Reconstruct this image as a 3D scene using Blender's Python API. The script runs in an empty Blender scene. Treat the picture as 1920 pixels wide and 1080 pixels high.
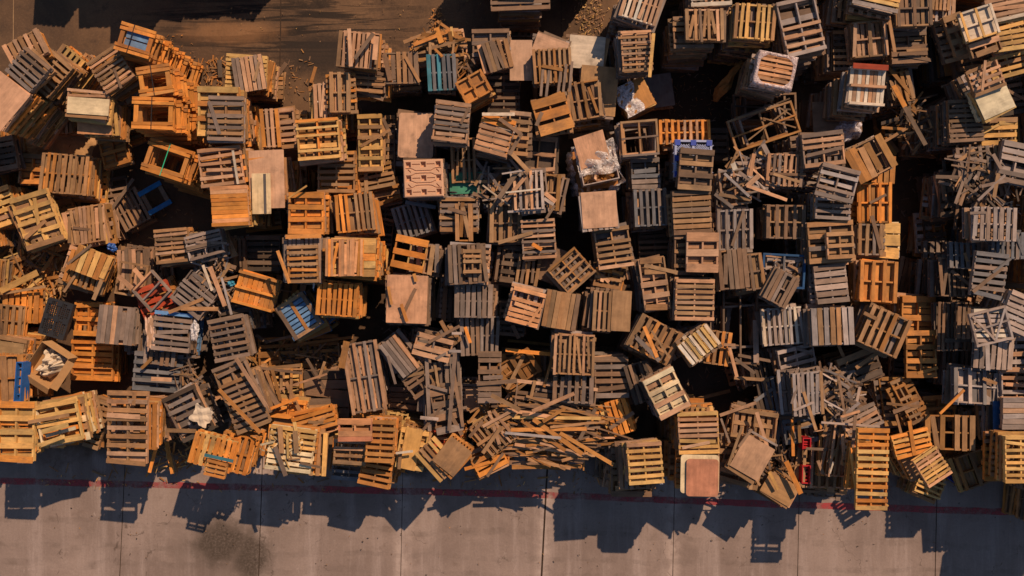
# ---------------------------------------------------------------- catalogue
# x y w h (photo pixels of the thing's top face), turn (deg), top height (m), kind, colours, boards, cover | label | short reference
PALLETS = """
0 190 72 88 40 3.1 s qk 0 0 | large brown board leaning off the left edge of the yard | large brown board at the left edge
52 130 66 60 40 3.05 h gb 6 .62 | dark grey pallet lying askew on the far left stack, beside the large brown board | dark pallet beside the large brown board
47 92 72 52 -28 2.8 v pt 7 .8
88 135 66 74 40 2.5 h tb 7 .6
118 126 54 70 40 1.7 v yt 5 .7
207 130 64 68 -33 2.6 h tp 8 .62
253 75 70 54 17 3.0 W O 0 0 | bright orange strapped frame pallet with blue boards inside, topmost of its stack | strapped frame pallet with blue boards inside
289 150 64 56 -8 2.9 W Oo 0 0 | orange frame pallet strapped in black above another frame pallet, second from the top left | second strapped frame pallet
286 212 78 60 2 2.9 W O 0 0 | orange frame pallet with dark open middle in the third strapped stack | third strapped frame pallet
311 300 84 62 18 2.5 W oO 0 0 | orange frame pallet held by a thin green strap | green-strapped frame pallet
119 222 30 56 -3 .8 v tp 4 .7
165 199 78 31 4 2.5 s yC 0 0 | pale yellow plank top lying over a reddish board, upper left | pale yellow plank top
178 220 64 64 2 2.1 s PT 0 0 | reddish board under the pale yellow plank top, upper left | reddish board under the yellow plank top
232 200 40 90 -14 1.2 h qb 8 .6
213 284 52 56 -15 1.0 H o 3 .35
235 238 46 52 -18 .7 h q 5 .5
58 317 46 56 4 1.1 H ot 3 .4
120 326 90 76 4 1.5 v to 9 .62
68 411 72 100 -18 1.5 H yt 5 .42
4 388 46 72 -20 1.3 h yp 6 .75
160 422 70 72 -8 1.4 v tp 9 .82
244 392 54 68 -28 .6 v bt 6 .6
205 352 68 36 -10 .4 h bd 4 .6
171 494 72 50 20 1.9 v oy 6 .9
163 510 82 62 20 1.7 v ot 8 .7
148 505 62 74 20 1.4 h pt 7 .8
38 575 66 60 3 1.0 v Oo 6 .8
18 602 44 60 5 1.25 v to 4 .6
165 598 54 62 2 1.1 H O 3 .4
172 675 80 76 2 .9 H Oo 4 .4
217 610 68 72 5 1.8 v gp 8 .97 | dense grey and tan pallet with no gaps between boards, right of the orange pallets | gapless grey and tan pallet
258 626 30 72 4 1.4 v g 4 .75
322 622 72 74 6 2.0 h gAg 7 .72 | weathered pallet with two faded blue slats, left of centre | weathered pallet with faded blue slats
365 553 70 66 38 2.1 h g 7 .72
284 546 58 56 45 2.0 f gp 1 0 | open grey wooden frame lying diagonally over a red pallet | diagonal grey frame over the red pallet
290 562 62 60 -20 1.7 h R 5 .8 | red painted pallet under a diagonal grey frame | red painted pallet
246 524 54 62 10 1.5 f tp 1 0
252 505 64 76 -3 1.2 v bk 9 .97
321 461 62 64 -6 2.1 h tp 8 .68
383 459 70 46 -14 2.1 h gl 6 .7
398 505 46 72 0 1.7 h bt 7 .7
430 478 24 62 -3 1.5 v bt 4 .9
422 222 66 84 1 2.9 h gt 8 .68
408 208 76 92 1 2.6 H yo 4 .45
466 138 56 66 -9 1.9 v gp 7 .86
461 134 76 64 3 1.7 h y 8 .8
522 241 62 74 -5 2.1 h pt 7 .6
506 240 34 73 -5 2.2 v pO 4 .75
556 238 42 60 -3 1.6 h yt 5 .6
596 260 80 76 -4 3.1 h yO 6 .42
630 322 70 78 0 2.2 h to 7 .6
605 190 34 68 -3 2.5 v pw 4 .78
637 173 38 76 -1 2.8 V tp 3 .5
671 93 76 68 5 2.9 v pt 9 .78
753 127 62 60 -2 2.4 v bt 6 .86
820 88 96 50 -8 2.3 h tq 4 .5
828 135 54 68 -3 2.6 v Bc 6 .78 | teal blue painted pallet with chipped slats near the top | teal painted pallet
888 162 56 46 -30 2.8 X o 2 0 | orange board tray with a cross of battens, just right of the teal pallet | orange tray with cross battens
928 104 36 58 -18 2.7 v bt 5 .94
920 80 70 50 -1 2.4 H bg 3 .4
945 170 60 80 0 1.7 h db 7 .6
977 113 42 76 0 2.1 s k 0 0 | upright pinkish plywood sheet beside the slanted triangular plywood | tall pinkish plywood sheet
1030 92 62 46 20 2.0 s k 0 0 | slanted plywood sheet showing as a triangle behind a slatted pallet | triangular looking plywood
1036 123 72 66 -3 2.5 v tq 8 .6
1100 98 67 62 5 1.8 s wl 0 0 | whitish plywood sheet half in shadow near the top middle | whitish plywood sheet
1122 170 70 92 5 1.9 s n 0 0 | brown board lying under slatted pallets, down from the whitish plywood | brown board below the whitish plywood
1098 187 60 72 -10 2.3 v tq 5 .5
1036 213 66 68 -17 2.7 h oq 3 .82
846 227 66 74 7 3.0 h gp 8 .7
780 254 66 84 2 2.0 s kb 0 0 | brown plywood sheet above the moulded pallet | brown plywood above the moulded pallet
794 334 74 70 -2 2.7 M k 0 0 | moulded presswood pallet with round cups and wavy grooves | moulded presswood pallet
869 300 46 84 -2 2.2 v t 5 .5
874 343 62 40 -2 2.04 s G 0 0 | green plastic sheet showing beneath five upright slats | green plastic sheet
928 253 64 70 15 3.0 h pO 7 .76
972 250 40 82 5 2.7 h tp 6 .55
1010 288 66 68 5 2.2 h pt 3 .32
1012 290 70 74 4 2.05 s d 0 0 | dark board under three pinkish slats in the middle | dark board in the middle
992 358 56 77 -3 2.7 v pl 6 .55
1033 360 34 68 3 2.4 v tq 3 .6
773 412 66 62 -17 1.7 v c 7 .64
860 402 72 64 0 2.2 h tg 6 .7
870 417 33 70 0 2.35 v tq 4 .92
948 418 60 74 1 2.3 V bt 4 .5
1010 448 64 74 -3 2.5 h pg 8 .6
1124 393 66 68 -4 3.0 s kn 0 0 | square pinkish plywood top on a tall stack right of centre aisle | square plywood on a tall stack
768 475 62 60 12 2.5 h Oy 3 .62
797 486 30 56 8 2.3 v pt 3 .8
763 561 76 90 2 2.8 s k 0 0 | large pink plywood sheet with loose sticks lying on it | large pink plywood with sticks
876 495 70 76 -3 2.8 v bg 8 .84
886 490 34 44 0 2.95 h tb 5 .72
888 565 70 62 1 2.5 v gb 7 .86
881 630 36 74 -2 2.2 v bg 4 .8
918 630 34 74 1 2.2 v gc 4 .7
958 495 34 70 8 2.1 h db 5 .7
990 508 42 60 8 2.2 v bt 5 .7
1072 508 62 68 48 2.6 v tq 5 .34
1050 503 76 66 20 2.1 s bd 0 0 | dark brown board under a slanted open pallet in the middle | dark board under slanted open pallet
986 576 62 66 15 3.0 h P 7 .8
1052 582 64 70 10 2.6 v tb 7 .95
1129 583 34 76 3 2.6 v tp 4 .72
1165 583 36 76 3 2.62 s tn 0 0 | narrow tan board beside four slats, right of centre | narrow tan board
1151 465 66 76 -8 2.6 h tp 7 .66
1220 389 62 70 -3 2.3 v cg 6 .6
1211 325 54 58 -2 2.1 h gc 6 .86
1228 459 62 58 -2 1.5 h db 6 .7
1200 258 70 66 -5 2.5 f tg 2 0 | square open frame pallet with four dark windows | frame pallet with four windows
1284 248 96 46 -1 1.8 v Op 9 .5
1300 297 70 70 1 2.6 L L 0 0 | blue and white plastic lattice pallet under a wooden one | blue plastic lattice pallet
1305 318 64 76 4 2.85 H bt 4 .5
1298 398 72 80 -3 2.7 h tb 8 .82
1378 350 58 68 -8 2.6 f pg 1 0
1374 362 60 66 0 2.4 h gb 5 .7
1472 318 70 60 1 2.7 v pg 7 .6
1434 236 128 62 -18 2.1 f tq 3 0 | long open wooden frame tilted over dark ground, upper right | long tilted open frame
1436 200 120 52 -2 1.3 f bd 3 0 | long dark open frame partly under the tilted long frame | long dark frame
1454 132 70 60 12 3.3 h P 7 .68 | orange pallet wrapped round its rim in white stretch film | film-wrapped orange pallet
1321 46 72 60 -1 2.8 v tp 9 .78
1416 40 76 66 4 2.9 v yt 8 .66
1503 48 74 104 -13 3.0 h pl 7 .46
1205 4 72 72 17 2.8 v pw 8 .72
1194 95 58 76 -3 2.8 h pt 8 .5
1191 181 58 58 -28 1.7 s o 0 0 | orange board half covered in shiny clear film | orange board half under clear film
1236 170 52 62 -8 .5 s c 0 0 | grey sheet lying on the dark ground beside the film-covered board | grey sheet on the dark ground
975 -8 112 52 -2 1.8 h bq 5 .7
1335 -10 76 40 -1 2.7 h w 4 .7
1632 72 64 68 -5 2.5 V tp 3 .3
1705 82 66 72 -2 2.3 h bt 6 .85
1715 15 66 68 -2 2.8 V bt 3 .25
1645 -8 88 48 12 2.9 h yl 5 .8
1630 160 66 72 4 3.2 N wp 9 .9 | pale pallet with battens on top and a red end board | pale pallet with a red end board
1838 42 62 58 -18 3.1 X yw 2 0 | pale yellow tray pallet with four dark openings, top right | yellow tray pallet, top right
1846 80 60 44 -18 2.8 h tp 3 .8
1892 14 84 44 -12 2.8 h pw 5 .8
1897 64 64 60 -10 2.7 h y 6 .82
1764 5 36 26 3 2.6 v tp 5 .8
1797 64 36 78 -20 2.6 h t 4 .6
1863 184 64 62 -24 3.0 s yC 0 0 | pale yellow plywood sheet sticking out under slats, right side | pale yellow plywood under slats
1850 146 62 52 -22 3.15 h pt 5 .6
1692 163 36 60 -12 2.0 v tq 4 .7
1812 226 64 80 -2 2.6 h bt 9 .72
1875 246 62 50 0 2.4 h yt 4 .7
1545 279 76 64 -6 2.95 h pg 6 .72
1571 343 72 62 15 3.0 h gl 5 .6
1563 385 66 52 3 2.8 h gl 5 .6
1632 298 80 68 -28 2.6 v qt 6 .94
1641 380 62 76 0 2.2 V Oq 4 .3
1657 318 42 52 3 1.8 v oq 4 .85
1559 453 86 76 -4 2.7 H tg 4 .45
1576 460 52 50 -3 2.85 H tp 3 .4
1662 450 52 66 2 1.9 h yC 3 .95
1633 449 46 60 1 2.3 V tg 4 .5
1648 528 70 78 3 2.6 V o 4 .36
1559 532 62 72 -6 2.6 h lg 6 .84
1562 612 78 70 -2 2.9 v lt 7 .84
1660 622 78 76 24 2.9 v tq 6 .62
1722 596 64 80 2 1.6 H o 3 .4
1728 664 58 88 0 1.8 H qo 4 .4
1612 688 80 56 -20 2.0 h dt 4 .8
1682 752 52 90 -7 1.4 h qt 6 .5
1702 752 24 88 -27 1.7 h tq 8 .55
1866 420 82 64 2 2.9 v lg 7 .66
1856 515 66 84 6 2.6 h cg 7 .7
1860 612 70 64 -14 3.05 f l 2 0 | light grey frame with diagonal braces lying on pale slats, right side | light frame with diagonal braces
1858 611 64 62 0 2.9 h lw 7 .8
1912 588 60 72 22 2.8 h l 7 .8
1863 664 72 56 4 2.3 v lg 7 .84
1906 664 58 66 0 2.2 h lp 5 .65
1908 722 60 60 0 2.1 h pl 5 .65
1832 725 98 66 5 2.1 V lc 4 .3
1782 812 90 66 1 1.8 v qt 7 .78
1848 790 58 46 -3 1.3 H bt 3 .4
1912 775 62 60 0 2.4 h lp 6 .9
1904 790 84 76 0 2.15 s L 0 0 | blue board under a dense pale pallet at the right edge | blue board at the right edge
1916 862 62 88 0 2.9 h y 8 .58
1711 832 72 44 -14 1.9 h Oy 5 .7
1749 876 54 58 -31 2.2 h yp 8 .72
1722 862 58 64 -28 1.7 s to 0 0 | tan board standing between two yellow pallets, lower right | tan board, lower right
1744 914 52 32 20 1.0 h y 4 .5
1636 880 60 152 2 3.0 h yO 12 .62 | very long yellow pallet of twelve slats hanging over the red line | very long yellow pallet
1577 846 48 98 8 2.2 v pt 5 .5
1552 870 96 92 3 1.7 v tp 7 .42
1597 836 28 80 10 2.4 h tp 8 .6
1310 812 76 78 -2 2.9 h py 8 .72
1312 889 72 72 1 3.05 s C 0 0 | cream board peeking out under the terracotta plywood | cream board under the terracotta plywood
1317 896 60 70 1 3.12 s T 0 0 | terracotta plywood sheet with rounded corners on a tall stack near the line | terracotta plywood sheet
1210 869 66 78 -4 3.0 h yp 7 .62
1194 876 68 82 -1 2.6 v bg 7 .8
1184 886 76 90 0 2.1 h bt 7 .8
1411 858 60 68 30 2.8 s pl 0 0 | speckled pinkish particle board with bars of shadow, bottom right | speckled particle board
1395 866 74 90 14 2.3 h tb 6 .6
1462 917 62 42 30 1.9 s n 0 0 | cardboard coloured sheet at the pile's edge, right of centre | cardboard sheet at the pile's edge
1415 798 84 54 8 2.3 h tp 3 .42
1250 738 63 81 -27 3.1 H Cp 4 .42
1163 782 40 66 -18 2.2 v O 4 .84
1042 745 152 50 6 2.4 h bp 4 .5
1046 800 152 60 3 2.2 h ot 4 .42
1026 850 146 56 4 2.0 h po 4 .5
990 690 100 60 -4 1.6 v q 8 .8
972 692 74 52 -32 1.9 V q 3 .35
1077 665 76 76 2 2.8 v tp 9 .58
1075 726 76 60 2 2.4 v gb 6 .6
1147 708 64 76 -1 2.2 h bg 6 .7
918 707 44 96 0 2.4 h bg 9 .86
812 651 72 42 14 2.4 h pg 4 .8
842 632 36 38 -35 2.2 v gt 4 .85
828 735 72 146 -3 2.0 V g 3 .2
836 770 50 84 -10 2.3 h bg 4 .6
885 747 28 40 3 1.6 s p 0 0 | small pinkish board scrap between grey pallets | small pinkish board scrap
748 668 38 76 -37 2.4 v gp 5 .9
782 712 50 56 -35 2.2 h bt 6 .7
683 707 66 132 -9 2.3 V gp 4 .36
760 746 62 40 2 1.3 h bg 4 .85
452 742 68 132 -22 2.5 h bt 12 .66 | long brown pallet of twelve slats crossed by loose boards, lower left | long brown pallet of twelve slats
429 634 68 80 -11 2.3 h bg 7 .62
526 722 76 64 2 1.4 v to 5 .34
612 737 84 86 0 1.2 h bd 5 .96
561 592 62 71 -32 2.2 h A 8 .86 | blue pallet with a brown rim and centre board, tilted | brown-rimmed blue pallet
478 546 78 62 15 2.2 U Oo 3 .3
632 562 76 62 4 2.7 v O 8 .78
645 483 70 70 0 3.1 v PO 14 .96 | light orange pallet of fourteen tight narrow boards | pallet of tight narrow boards
662 482 84 72 0 2.9 h yO 5 .95
567 495 58 70 -2 3.0 h ot 7 .62
567 486 70 90 0 2.85 v g 9 .88
573 400 66 78 0 2.8 H Oo 4 .5
665 398 72 72 -6 2.7 v Ot 8 .72
500 336 66 110 -2 2.5 s kb 0 0 | brown wooden tray board carrying a pale plank box lid | brown tray board
490 363 35 76 -1 2.62 s C 0 0 | pale cream lid with a dark strip, lying on a brown tray | pale cream lid
413 312 80 72 -7 2.7 h pg 6 .55
430 386 68 76 -3 3.0 h PO 10 .95
694 267 46 106 -1 1.9 H yt 6 .42
728 272 26 112 0 1.4 h bt 8 .6
705 330 66 46 -12 1.6 h tq 5 .7
724 358 50 44 -12 1.3 h qt 4 .7
720 430 36 80 5 1.0 h bd 9 .6
493 475 64 66 0 1.2 h db 6 .72
28 810 68 112 1 2.9 H yO 5 .45
108 793 80 78 -11 2.8 h yC 5 .5
238 802 76 138 1 2.9 h tp 9 .55
230 828 45 40 30 2.8 f gp 0 0 | small tilted square frame lying on the long tan pallet, lower left | small tilted square frame
182 796 30 92 18 1.6 h tq 9 .7
15 710 60 88 -3 2.2 v ot 4 .8
295 698 90 72 5 1.6 H c 5 .5
352 776 66 92 -25 2.1 h dg 7 .66
398 848 80 60 16 2.7 v Oy 8 .82
440 850 60 72 15 2.4 v Oo 5 .6
404 880 40 30 14 2.85 h oy 4 .7
545 843 86 82 8 2.8 h Cy 8 .72
572 850 80 82 4 2.4 v ty 7 .7
590 791 84 34 -16 2.1 h Oo 4 .8
540 768 66 36 5 1.7 H O 2 .4
665 807 64 42 0 2.95 h PT 4 .96
656 848 62 46 3 2.6 h tp 4 .6
713 828 54 78 3 2.8 h oq 7 .66
704 886 60 52 12 2.3 h oq 5 .66
770 842 32 78 12 2.4 s yq 0 0 | yellow-brown board on edge near the lower middle | yellow-brown board, lower middle
655 872 64 58 5 1.7 h gc 5 .6
820 862 72 50 48 2.6 h ty 5 .7
848 856 50 58 38 2.75 s tq 0 0 | brown sheet over a diagonal pallet at the lower edge of the pile | brown sheet over diagonal pallet
833 828 66 44 1 2.1 h pR 4 .6
918 866 62 34 -27 2.1 h Oo 3 .76
925 812 60 68 -38 2.4 v tp 6 .5
1515 738 58 82 -5 2.6 v lt 7 .74
1482 734 40 84 -6 2.3 V lg 3 .4
1494 674 78 50 -12 2.1 h lg 4 .6
1468 612 76 70 -4 2.4 v lw 8 .6
1465 541 48 62 28 2.8 v bg 6 .9
1470 508 80 64 3 2.4 f Lc 1 0 | battered blue framed pallet filled with scraps | blue framed pallet with scraps
1471 512 72 58 3 2.3 h gl 4 .6
1375 505 56 74 -5 2.6 v bt 6 .9
1410 510 46 68 -8 2.4 V bt 3 .35
1378 430 68 76 -3 2.5 V gl 5 .4
1474 416 72 64 1 2.4 V bt 5 .42
1318 473 60 73 1 2.9 H pk 3 .6
1294 478 60 74 0 2.6 h bt 6 .6
1303 562 74 77 1 2.9 h tp 8 .7
1228 532 50 98 -8 2.7 H pt 5 .5
1228 636 84 68 28 2.6 v to 6 .6
1311 646 68 46 -38 2.9 v yw 8 .72
1342 652 54 64 8 2.2 v to 5 .6
1389 612 66 142 0 2.0 f bd 1 0 | tall dark open frame beside the dark hole in the pile | tall dark open frame
1616 790 76 42 -22 2.2 h gp 5 .8
1840 302 92 56 -5 2.5 V gt 7 .5
1850 345 80 58 -12 2.3 v bg 7 .6
1906 306 60 78 12 2.8 h lg 6 .76
1788 362 50 84 -5 2.0 h bd 6 .7
1755 440 40 76 -3 1.0 h qd 7 .85
1792 520 66 74 0 2.1 v bd 8 .8
1790 612 62 92 0 2.0 v bd 8 .7
1583 95 40 76 0 2.0 h td 7 .6
1585 18 46 52 5 2.2 v tb 5 .7
1782 98 46 88 -6 1.6 v qd 6 .9
1822 112 50 36 -10 2.0 h tb 3 .7
1892 122 72 42 -15 2.3 h yt 4 .7
4 288 50 62 -10 1.5 h db 6 .8
1080 545 0 0 0 0 - - 0 0
1140 522 52 34 10 2.3 h tO 3 .6
1205 716 52 76 -18 2.2 v db 6 .7
1425 690 44 60 -14 1.7 v d 5 .8
1450 742 50 70 -10 1.8 v cd 6 .8
1100 790 44 80 -16 1.8 h bg 5 .7
690 152 66 40 4 2.4 h tb 4 .6
1300 60 76 60 -2 2.5 h bt 6 .7
1440 800 50 70 8 1.5 v cb 6 .7
1500 800 60 60 -8 1.8 h cd 5 .7
1680 115 52 34 0 1.7 h db 4 .7
1810 480 60 50 3 2.2 v cg 6 .7
1890 460 60 50 2 2.5 v cg 7 .7
1896 180 50 70 -10 1.9 h db 6 .7
1700 690 50 60 4 .9 h d 6 .7
1800 690 44 70 2 1.5 v bd 6 .7
1760 765 70 50 -2 1.2 H qd 3 .4
1830 880 60 66 -20 1.0 V tq 3 .3
1540 905 90 40 2 .9 h bd 4 .6
960 600 50 60 5 1.8 h db 6 .7
560 660 150 60 -3 .7 h qd 5 .6
620 690 60 70 4 .6 v qd 6 .8
505 690 40 60 -4 .7 H q 3 .5
20 660 46 36 8 1.7 s n 0 0 | brown cardboard flap at the left edge above the blue stripe | cardboard flap at the left edge
300 660 60 50 6 1.7 v gb 6 .7
440 590 60 60 -8 1.9 h dc 6 .7
1350 605 36 60 3 1.6 v gd 4 .8
1300 640 44 46 -6 2.0 v gb 4 .8
1340 540 26 90 3 1.3 v bd 3 .8
1252 600 40 60 8 1.4 h d 5 .8
850 560 40 90 3 1.5 v bd 4 .8
935 350 66 80 -4 1.6 h cd 6 .7
1510 450 30 70 0 1.7 h bd 7 .7
1595 470 30 80 -2 1.9 v bt 4 .8
1345 270 40 60 0 .7 h d 5 .8
"""
# loose boards: x1 y1 x2 y2 width(px) height(m) colour
PLANKS = """
654 53 658 125 7 3.1 p
700 62 665 110 7 3.14 b
706 68 702 112 9 3.1 p
537 118 505 162 8 .12 b
592 125 583 155 6 .1 q
411 112 413 145 8 .12 d
787 47 793 62 3 2.7 w
818 52 828 80 10 2.6 O
775 84 845 56 7 2.55 o
800 92 868 74 7 2.5 t
846 50 848 68 5 2.7 y
842 62 876 76 7 2.55 q
1018 130 1014 180 5 2.4 g
1030 130 1024 182 5 2.4 g
1052 132 1046 178 5 2.4 g
1062 120 1056 172 5 2.6 g
1073 115 1068 172 5 2.6 g
1226 62 1218 145 6 3.0 y
904 214 965 214 6 3.15 w
936 222 978 252 7 3.1 b
978 250 955 290 7 3.1 b
958 286 992 322 8 2.9 t
905 347 957 386 3 2.5 w
941 326 985 319 3 2.85 l
948 361 1014 354 3 2.85 w
952 397 1016 392 4 2.7 l
920 360 950 300 8 2.5 t
935 372 972 318 9 2.55 b
948 376 985 332 7 2.5 p
914 352 938 306 6 2.4 b
1022 362 1042 378 8 2.6 p
1020 372 1038 384 6 2.62 l
1040 385 1024 410 5 2.6 b
760 379 817 389 7 2.2 c
1358 325 1405 368 5 2.8 l
1400 348 1476 375 6 2.9 p
1414 288 1407 330 7 2.9 p
1425 284 1429 300 6 2.9 y
1400 350 1424 328 9 2.85 p
1450 326 1500 341 5 2.9 t
1374 306 1379 318 9 2.8 w
1482 352 1474 370 6 2.6 t
1392 292 1402 312 8 2.7 g
1385 322 1410 340 6 2.8 g
1412 300 1425 330 6 2.8 t
1815 372 1862 325 5 2.6 g
1822 378 1872 331 5 2.65 l
1872 325 1864 370 7 2.7 t
1828 352 1882 340 6 2.6 g
1850 335 1846 385 6 2.5 b
1800 290 1812 345 6 2.5 g
1818 292 1795 360 6 2.45 b
1830 300 1812 352 6 2.5 g
1700 190 1712 275 7 2.0 q
1686 180 1735 272 8 2.1 b
1731 200 1727 238 7 2.4 O
1715 215 1750 262 7 2.0 t
1690 215 1740 262 6 1.95 q
1722 232 1745 268 7 2.05 y
1672 240 1688 216 6 2.1 t
1676 160 1697 200 9 2.3 O
1742 215 1752 255 6 1.8 t
221 518 248 541 9 2.0 p
251 504 268 524 8 1.9 p
95 477 116 485 5 1.5 y
83 497 94 464 4 1.3 B
0 546 70 511 12 1.4 y
6 550 86 537 5 1.2 t
76 524 112 480 11 1.2 o
88 528 116 500 9 1.1 q
6 505 90 478 5 1.0 t
0 440 40 470 7 .8 o
10 500 30 430 8 .9 q
20 465 60 445 7 .9 t
520 470 543 531 6 3.1 o
380 497 398 545 5 2.3 w
394 500 421 574 8 2.35 p
415 520 434 590 4 2.3 l
728 537 734 571 5 2.9 o
752 570 763 603 6 2.92 o
779 541 755 592 6 2.9 b
776 513 780 528 6 2.9 o
998 457 1016 468 7 2.6 O
872 613 882 643 6 2.4 O
847 625 866 625 5 2.5 l
842 658 865 659 5 2.5 l
853 662 842 808 7 2.5 g
799 665 806 808 7 2.3 g
848 682 868 800 6 2.4 b
788 783 822 786 6 2.5 l
815 680 822 725 5 2.4 t
998 771 1077 738 7 2.8 p
960 783 1126 784 6 2.7 y
1018 791 1060 765 6 2.85 o
946 768 1042 783 7 2.6 p
921 741 975 769 8 2.7 t
958 806 1100 804 7 2.65 o
1000 786 1092 852 8 2.75 o
978 788 1060 845 7 2.6 q
1050 812 1150 871 7 3.0 o
965 833 1096 853 6 2.4 p
947 812 1052 821 5 2.55 l
940 800 905 850 7 2.6 t
905 800 960 770 6 2.5 p
880 820 905 790 6 2.2 b
895 835 955 795 6 2.4 t
951 647 1042 656 6 2.5 y
948 656 1040 665 7 2.4 O
1035 672 1020 726 5 2.4 q
1357 646 1379 647 5 2.4 p
1367 649 1382 707 6 2.35 p
1378 672 1416 700 6 2.2 b
1193 632 1237 677 8 2.85 g
1208 612 1232 670 7 2.85 o
1222 620 1256 672 4 2.8 t
1350 779 1418 755 6 2.3 p
1340 766 1406 750 7 2.2 t
1352 785 1368 830 4 2.2 g
1486 785 1487 855 6 2.3 O
1498 788 1500 830 6 2.2 q
1474 865 1502 926 9 2.2 O
1455 880 1484 868 4 2.1 y
1442 885 1459 918 6 2.05 y
1404 806 1458 836 4 2.9 l
1385 838 1410 805 5 2.6 b
1366 872 1392 800 5 2.6 t
1556 888 1563 866 3 2.4 w
1627 916 1664 951 8 2.6 y
1763 776 1808 731 5 2.4 O
1545 715 1610 776 3 2.3 l
1530 742 1582 770 3 2.2 l
1560 700 1592 748 5 2.3 g
1555 766 1572 752 10 2.35 w
1558 722 1576 792 5 2.3 g
1572 705 1588 800 5 2.25 b
1540 792 1650 800 4 2.5 l
1545 755 1600 722 4 2.3 b
495 742 598 708 4 2.3 p
575 672 608 728 5 2.2 b
609 678 598 709 5 2.25 t
490 690 566 700 5 1.9 b
410 730 488 812 7 2.75 o
442 672 500 762 7 2.7 p
459 676 498 762 6 2.7 b
382 723 412 762 5 2.5 o
380 690 413 802 8 2.4 g
498 695 515 738 6 1.7 t
510 693 526 752 6 1.75 q
480 628 502 643 6 1.0 b
500 641 556 628 5 1.0 b
555 646 662 632 5 1.1 q
640 690 650 640 12 2.0 o
280 886 298 816 6 1.8 O
310 820 324 888 8 1.9 O
320 850 330 885 6 1.6 t
383 853 437 865 6 2.9 B
515 838 536 892 8 2.95 g
525 800 528 850 9 2.95 t
553 808 556 850 9 2.95 t
563 868 602 877 4 2.9 b
538 815 540 860 4 2.9 y
742 850 774 846 4 2.7 w
748 880 752 840 6 2.5 t
1113 837 1178 826 4 .8 t
265 691 284 673 6 1.8 q
80 762 93 735 7 .5 b
568 443 0 0 0 0 -
535 444 602 442 8 3.0 o
540 372 575 348 3 3.0 y
282 596 280 650 10 2.0 p
1417 600 1418 680 10 2.1 g
200 405 250 335 6 .4 b
172 310 182 345 5 .3 q
245 720 285 722 8 2.7 p
240 752 276 754 8 2.75 p
200 778 262 782 9 2.75 p
252 735 250 760 7 2.65 t
70 850 70 850 0 0 -
78 810 128 796 9 3.0 y
72 835 120 818 6 3.0 y
436 282 446 345 4 2.85 w
1700 95 1740 92 5 2.5 t
1668 38 1678 98 6 2.7 t
1848 113 1842 170 5 3.3 p
1800 360 1790 430 6 2.2 b
1770 300 1775 380 6 1.9 d
1905 40 1850 130 0 0 -
"""
import bpy, math, random
import numpy as np
from mathutils import Vector, Matrix, Euler

SC = bpy.context.scene
COL = SC.collection
H = 22.8            # camera height over the yard (m)
F = 1300.0          # focal length in photo pixels
PITCH = 0.138

def at(px, py, z=0.0):
    d = (H - z) / F
    return ((px - 960.0) * d, (540.0 - py) * d)

PAL = dict(
    O=(.60, .228, .045), o=(.46, .195, .052), y=(.55, .33, .115), t=(.31, .175, .085), p=(.44, .25, .145),
    A=(.13, .26, .46), g=(.215, .160, .130), b=(.195, .122, .078), d=(.09, .064, .047), l=(.33, .265, .235), c=(.145, .142, .15),
    w=(.56, .47, .37), B=(.05, .18, .22), L=(.025, .09, .22), R=(.36, .055, .022), k=(.50, .29, .18),
    n=(.33, .20, .095), G=(.05, .22, .14), T=(.50, .20, .11), C=(.64, .51, .32), q=(.31, .145, .045), P=(.56, .275, .13))
ADJ = dict(O='bright orange', o='orange', y='pale yellow', t='tan', p='pinkish tan', g='weathered grey', b='grey-brown',
           d='dark brown', l='light grey', c='slate grey', w='whitish', B='teal blue', L='blue', R='red', k='pinkish',
           n='cardboard brown', G='green', T='terracotta', C='cream', q='rusty brown', A='light blue', P='peach coloured')

# ---------------------------------------------------------------- materials
def node_mat(name):
    m = bpy.data.materials.new(name); m.use_nodes = True
    nt = m.node_tree; nt.nodes.clear()
    out = nt.nodes.new('ShaderNodeOutputMaterial')
    p = nt.nodes.new('ShaderNodeBsdfPrincipled')
    nt.links.new(p.outputs[0], out.inputs[0])
    return m, nt, p, out

def N(nt, t, **kw):
    n = nt.nodes.new(t)
    for k, v in kw.items():
        if k.startswith('i_'):
            n.inputs[int(k[2:])].default_value = v
        else:
            setattr(n, k, v)
    return n

def math_n(nt, op, a, b=None, c=None, clamp=False):
    n = nt.nodes.new('ShaderNodeMath'); n.operation = op; n.use_clamp = clamp
    for i, v in enumerate((a, b, c)):
        if v is None: continue
        if isinstance(v, (int, float)): n.inputs[i].default_value = v
        else: nt.links.new(v, n.inputs[i])
    return n.outputs[0]

def mix_c(nt, fac, a, b, mode='MIX'):
    n = nt.nodes.new('ShaderNodeMix'); n.data_type = 'RGBA'; n.blend_type = mode; n.clamp_factor = True
    for i, v in ((0, fac), (6, a), (7, b)):
        if isinstance(v, (int, float)): n.inputs[i].default_value = v
        elif isinstance(v, tuple): n.inputs[i].default_value = (*v, 1) if len(v) == 3 else v
        else: nt.links.new(v, n.inputs[i])
    return n.outputs[2]

def noise(nt, vec, scale, detail=4, rough=.6, dist=0):
    n = nt.nodes.new('ShaderNodeTexNoise'); n.inputs['Scale'].default_value = scale
    n.inputs['Detail'].default_value = detail; n.inputs['Roughness'].default_value = rough
    n.inputs['Distortion'].default_value = dist
    if vec is not None: nt.links.new(vec, n.inputs['Vector'])
    return n.outputs['Fac']

def ramp(nt, fac, lo, hi):
    n = nt.nodes.new('ShaderNodeMapRange'); n.interpolation_type = 'SMOOTHSTEP'
    nt.links.new(fac, n.inputs[0]); n.inputs[1].default_value = lo; n.inputs[2].default_value = hi
    return n.outputs[0]

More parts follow.
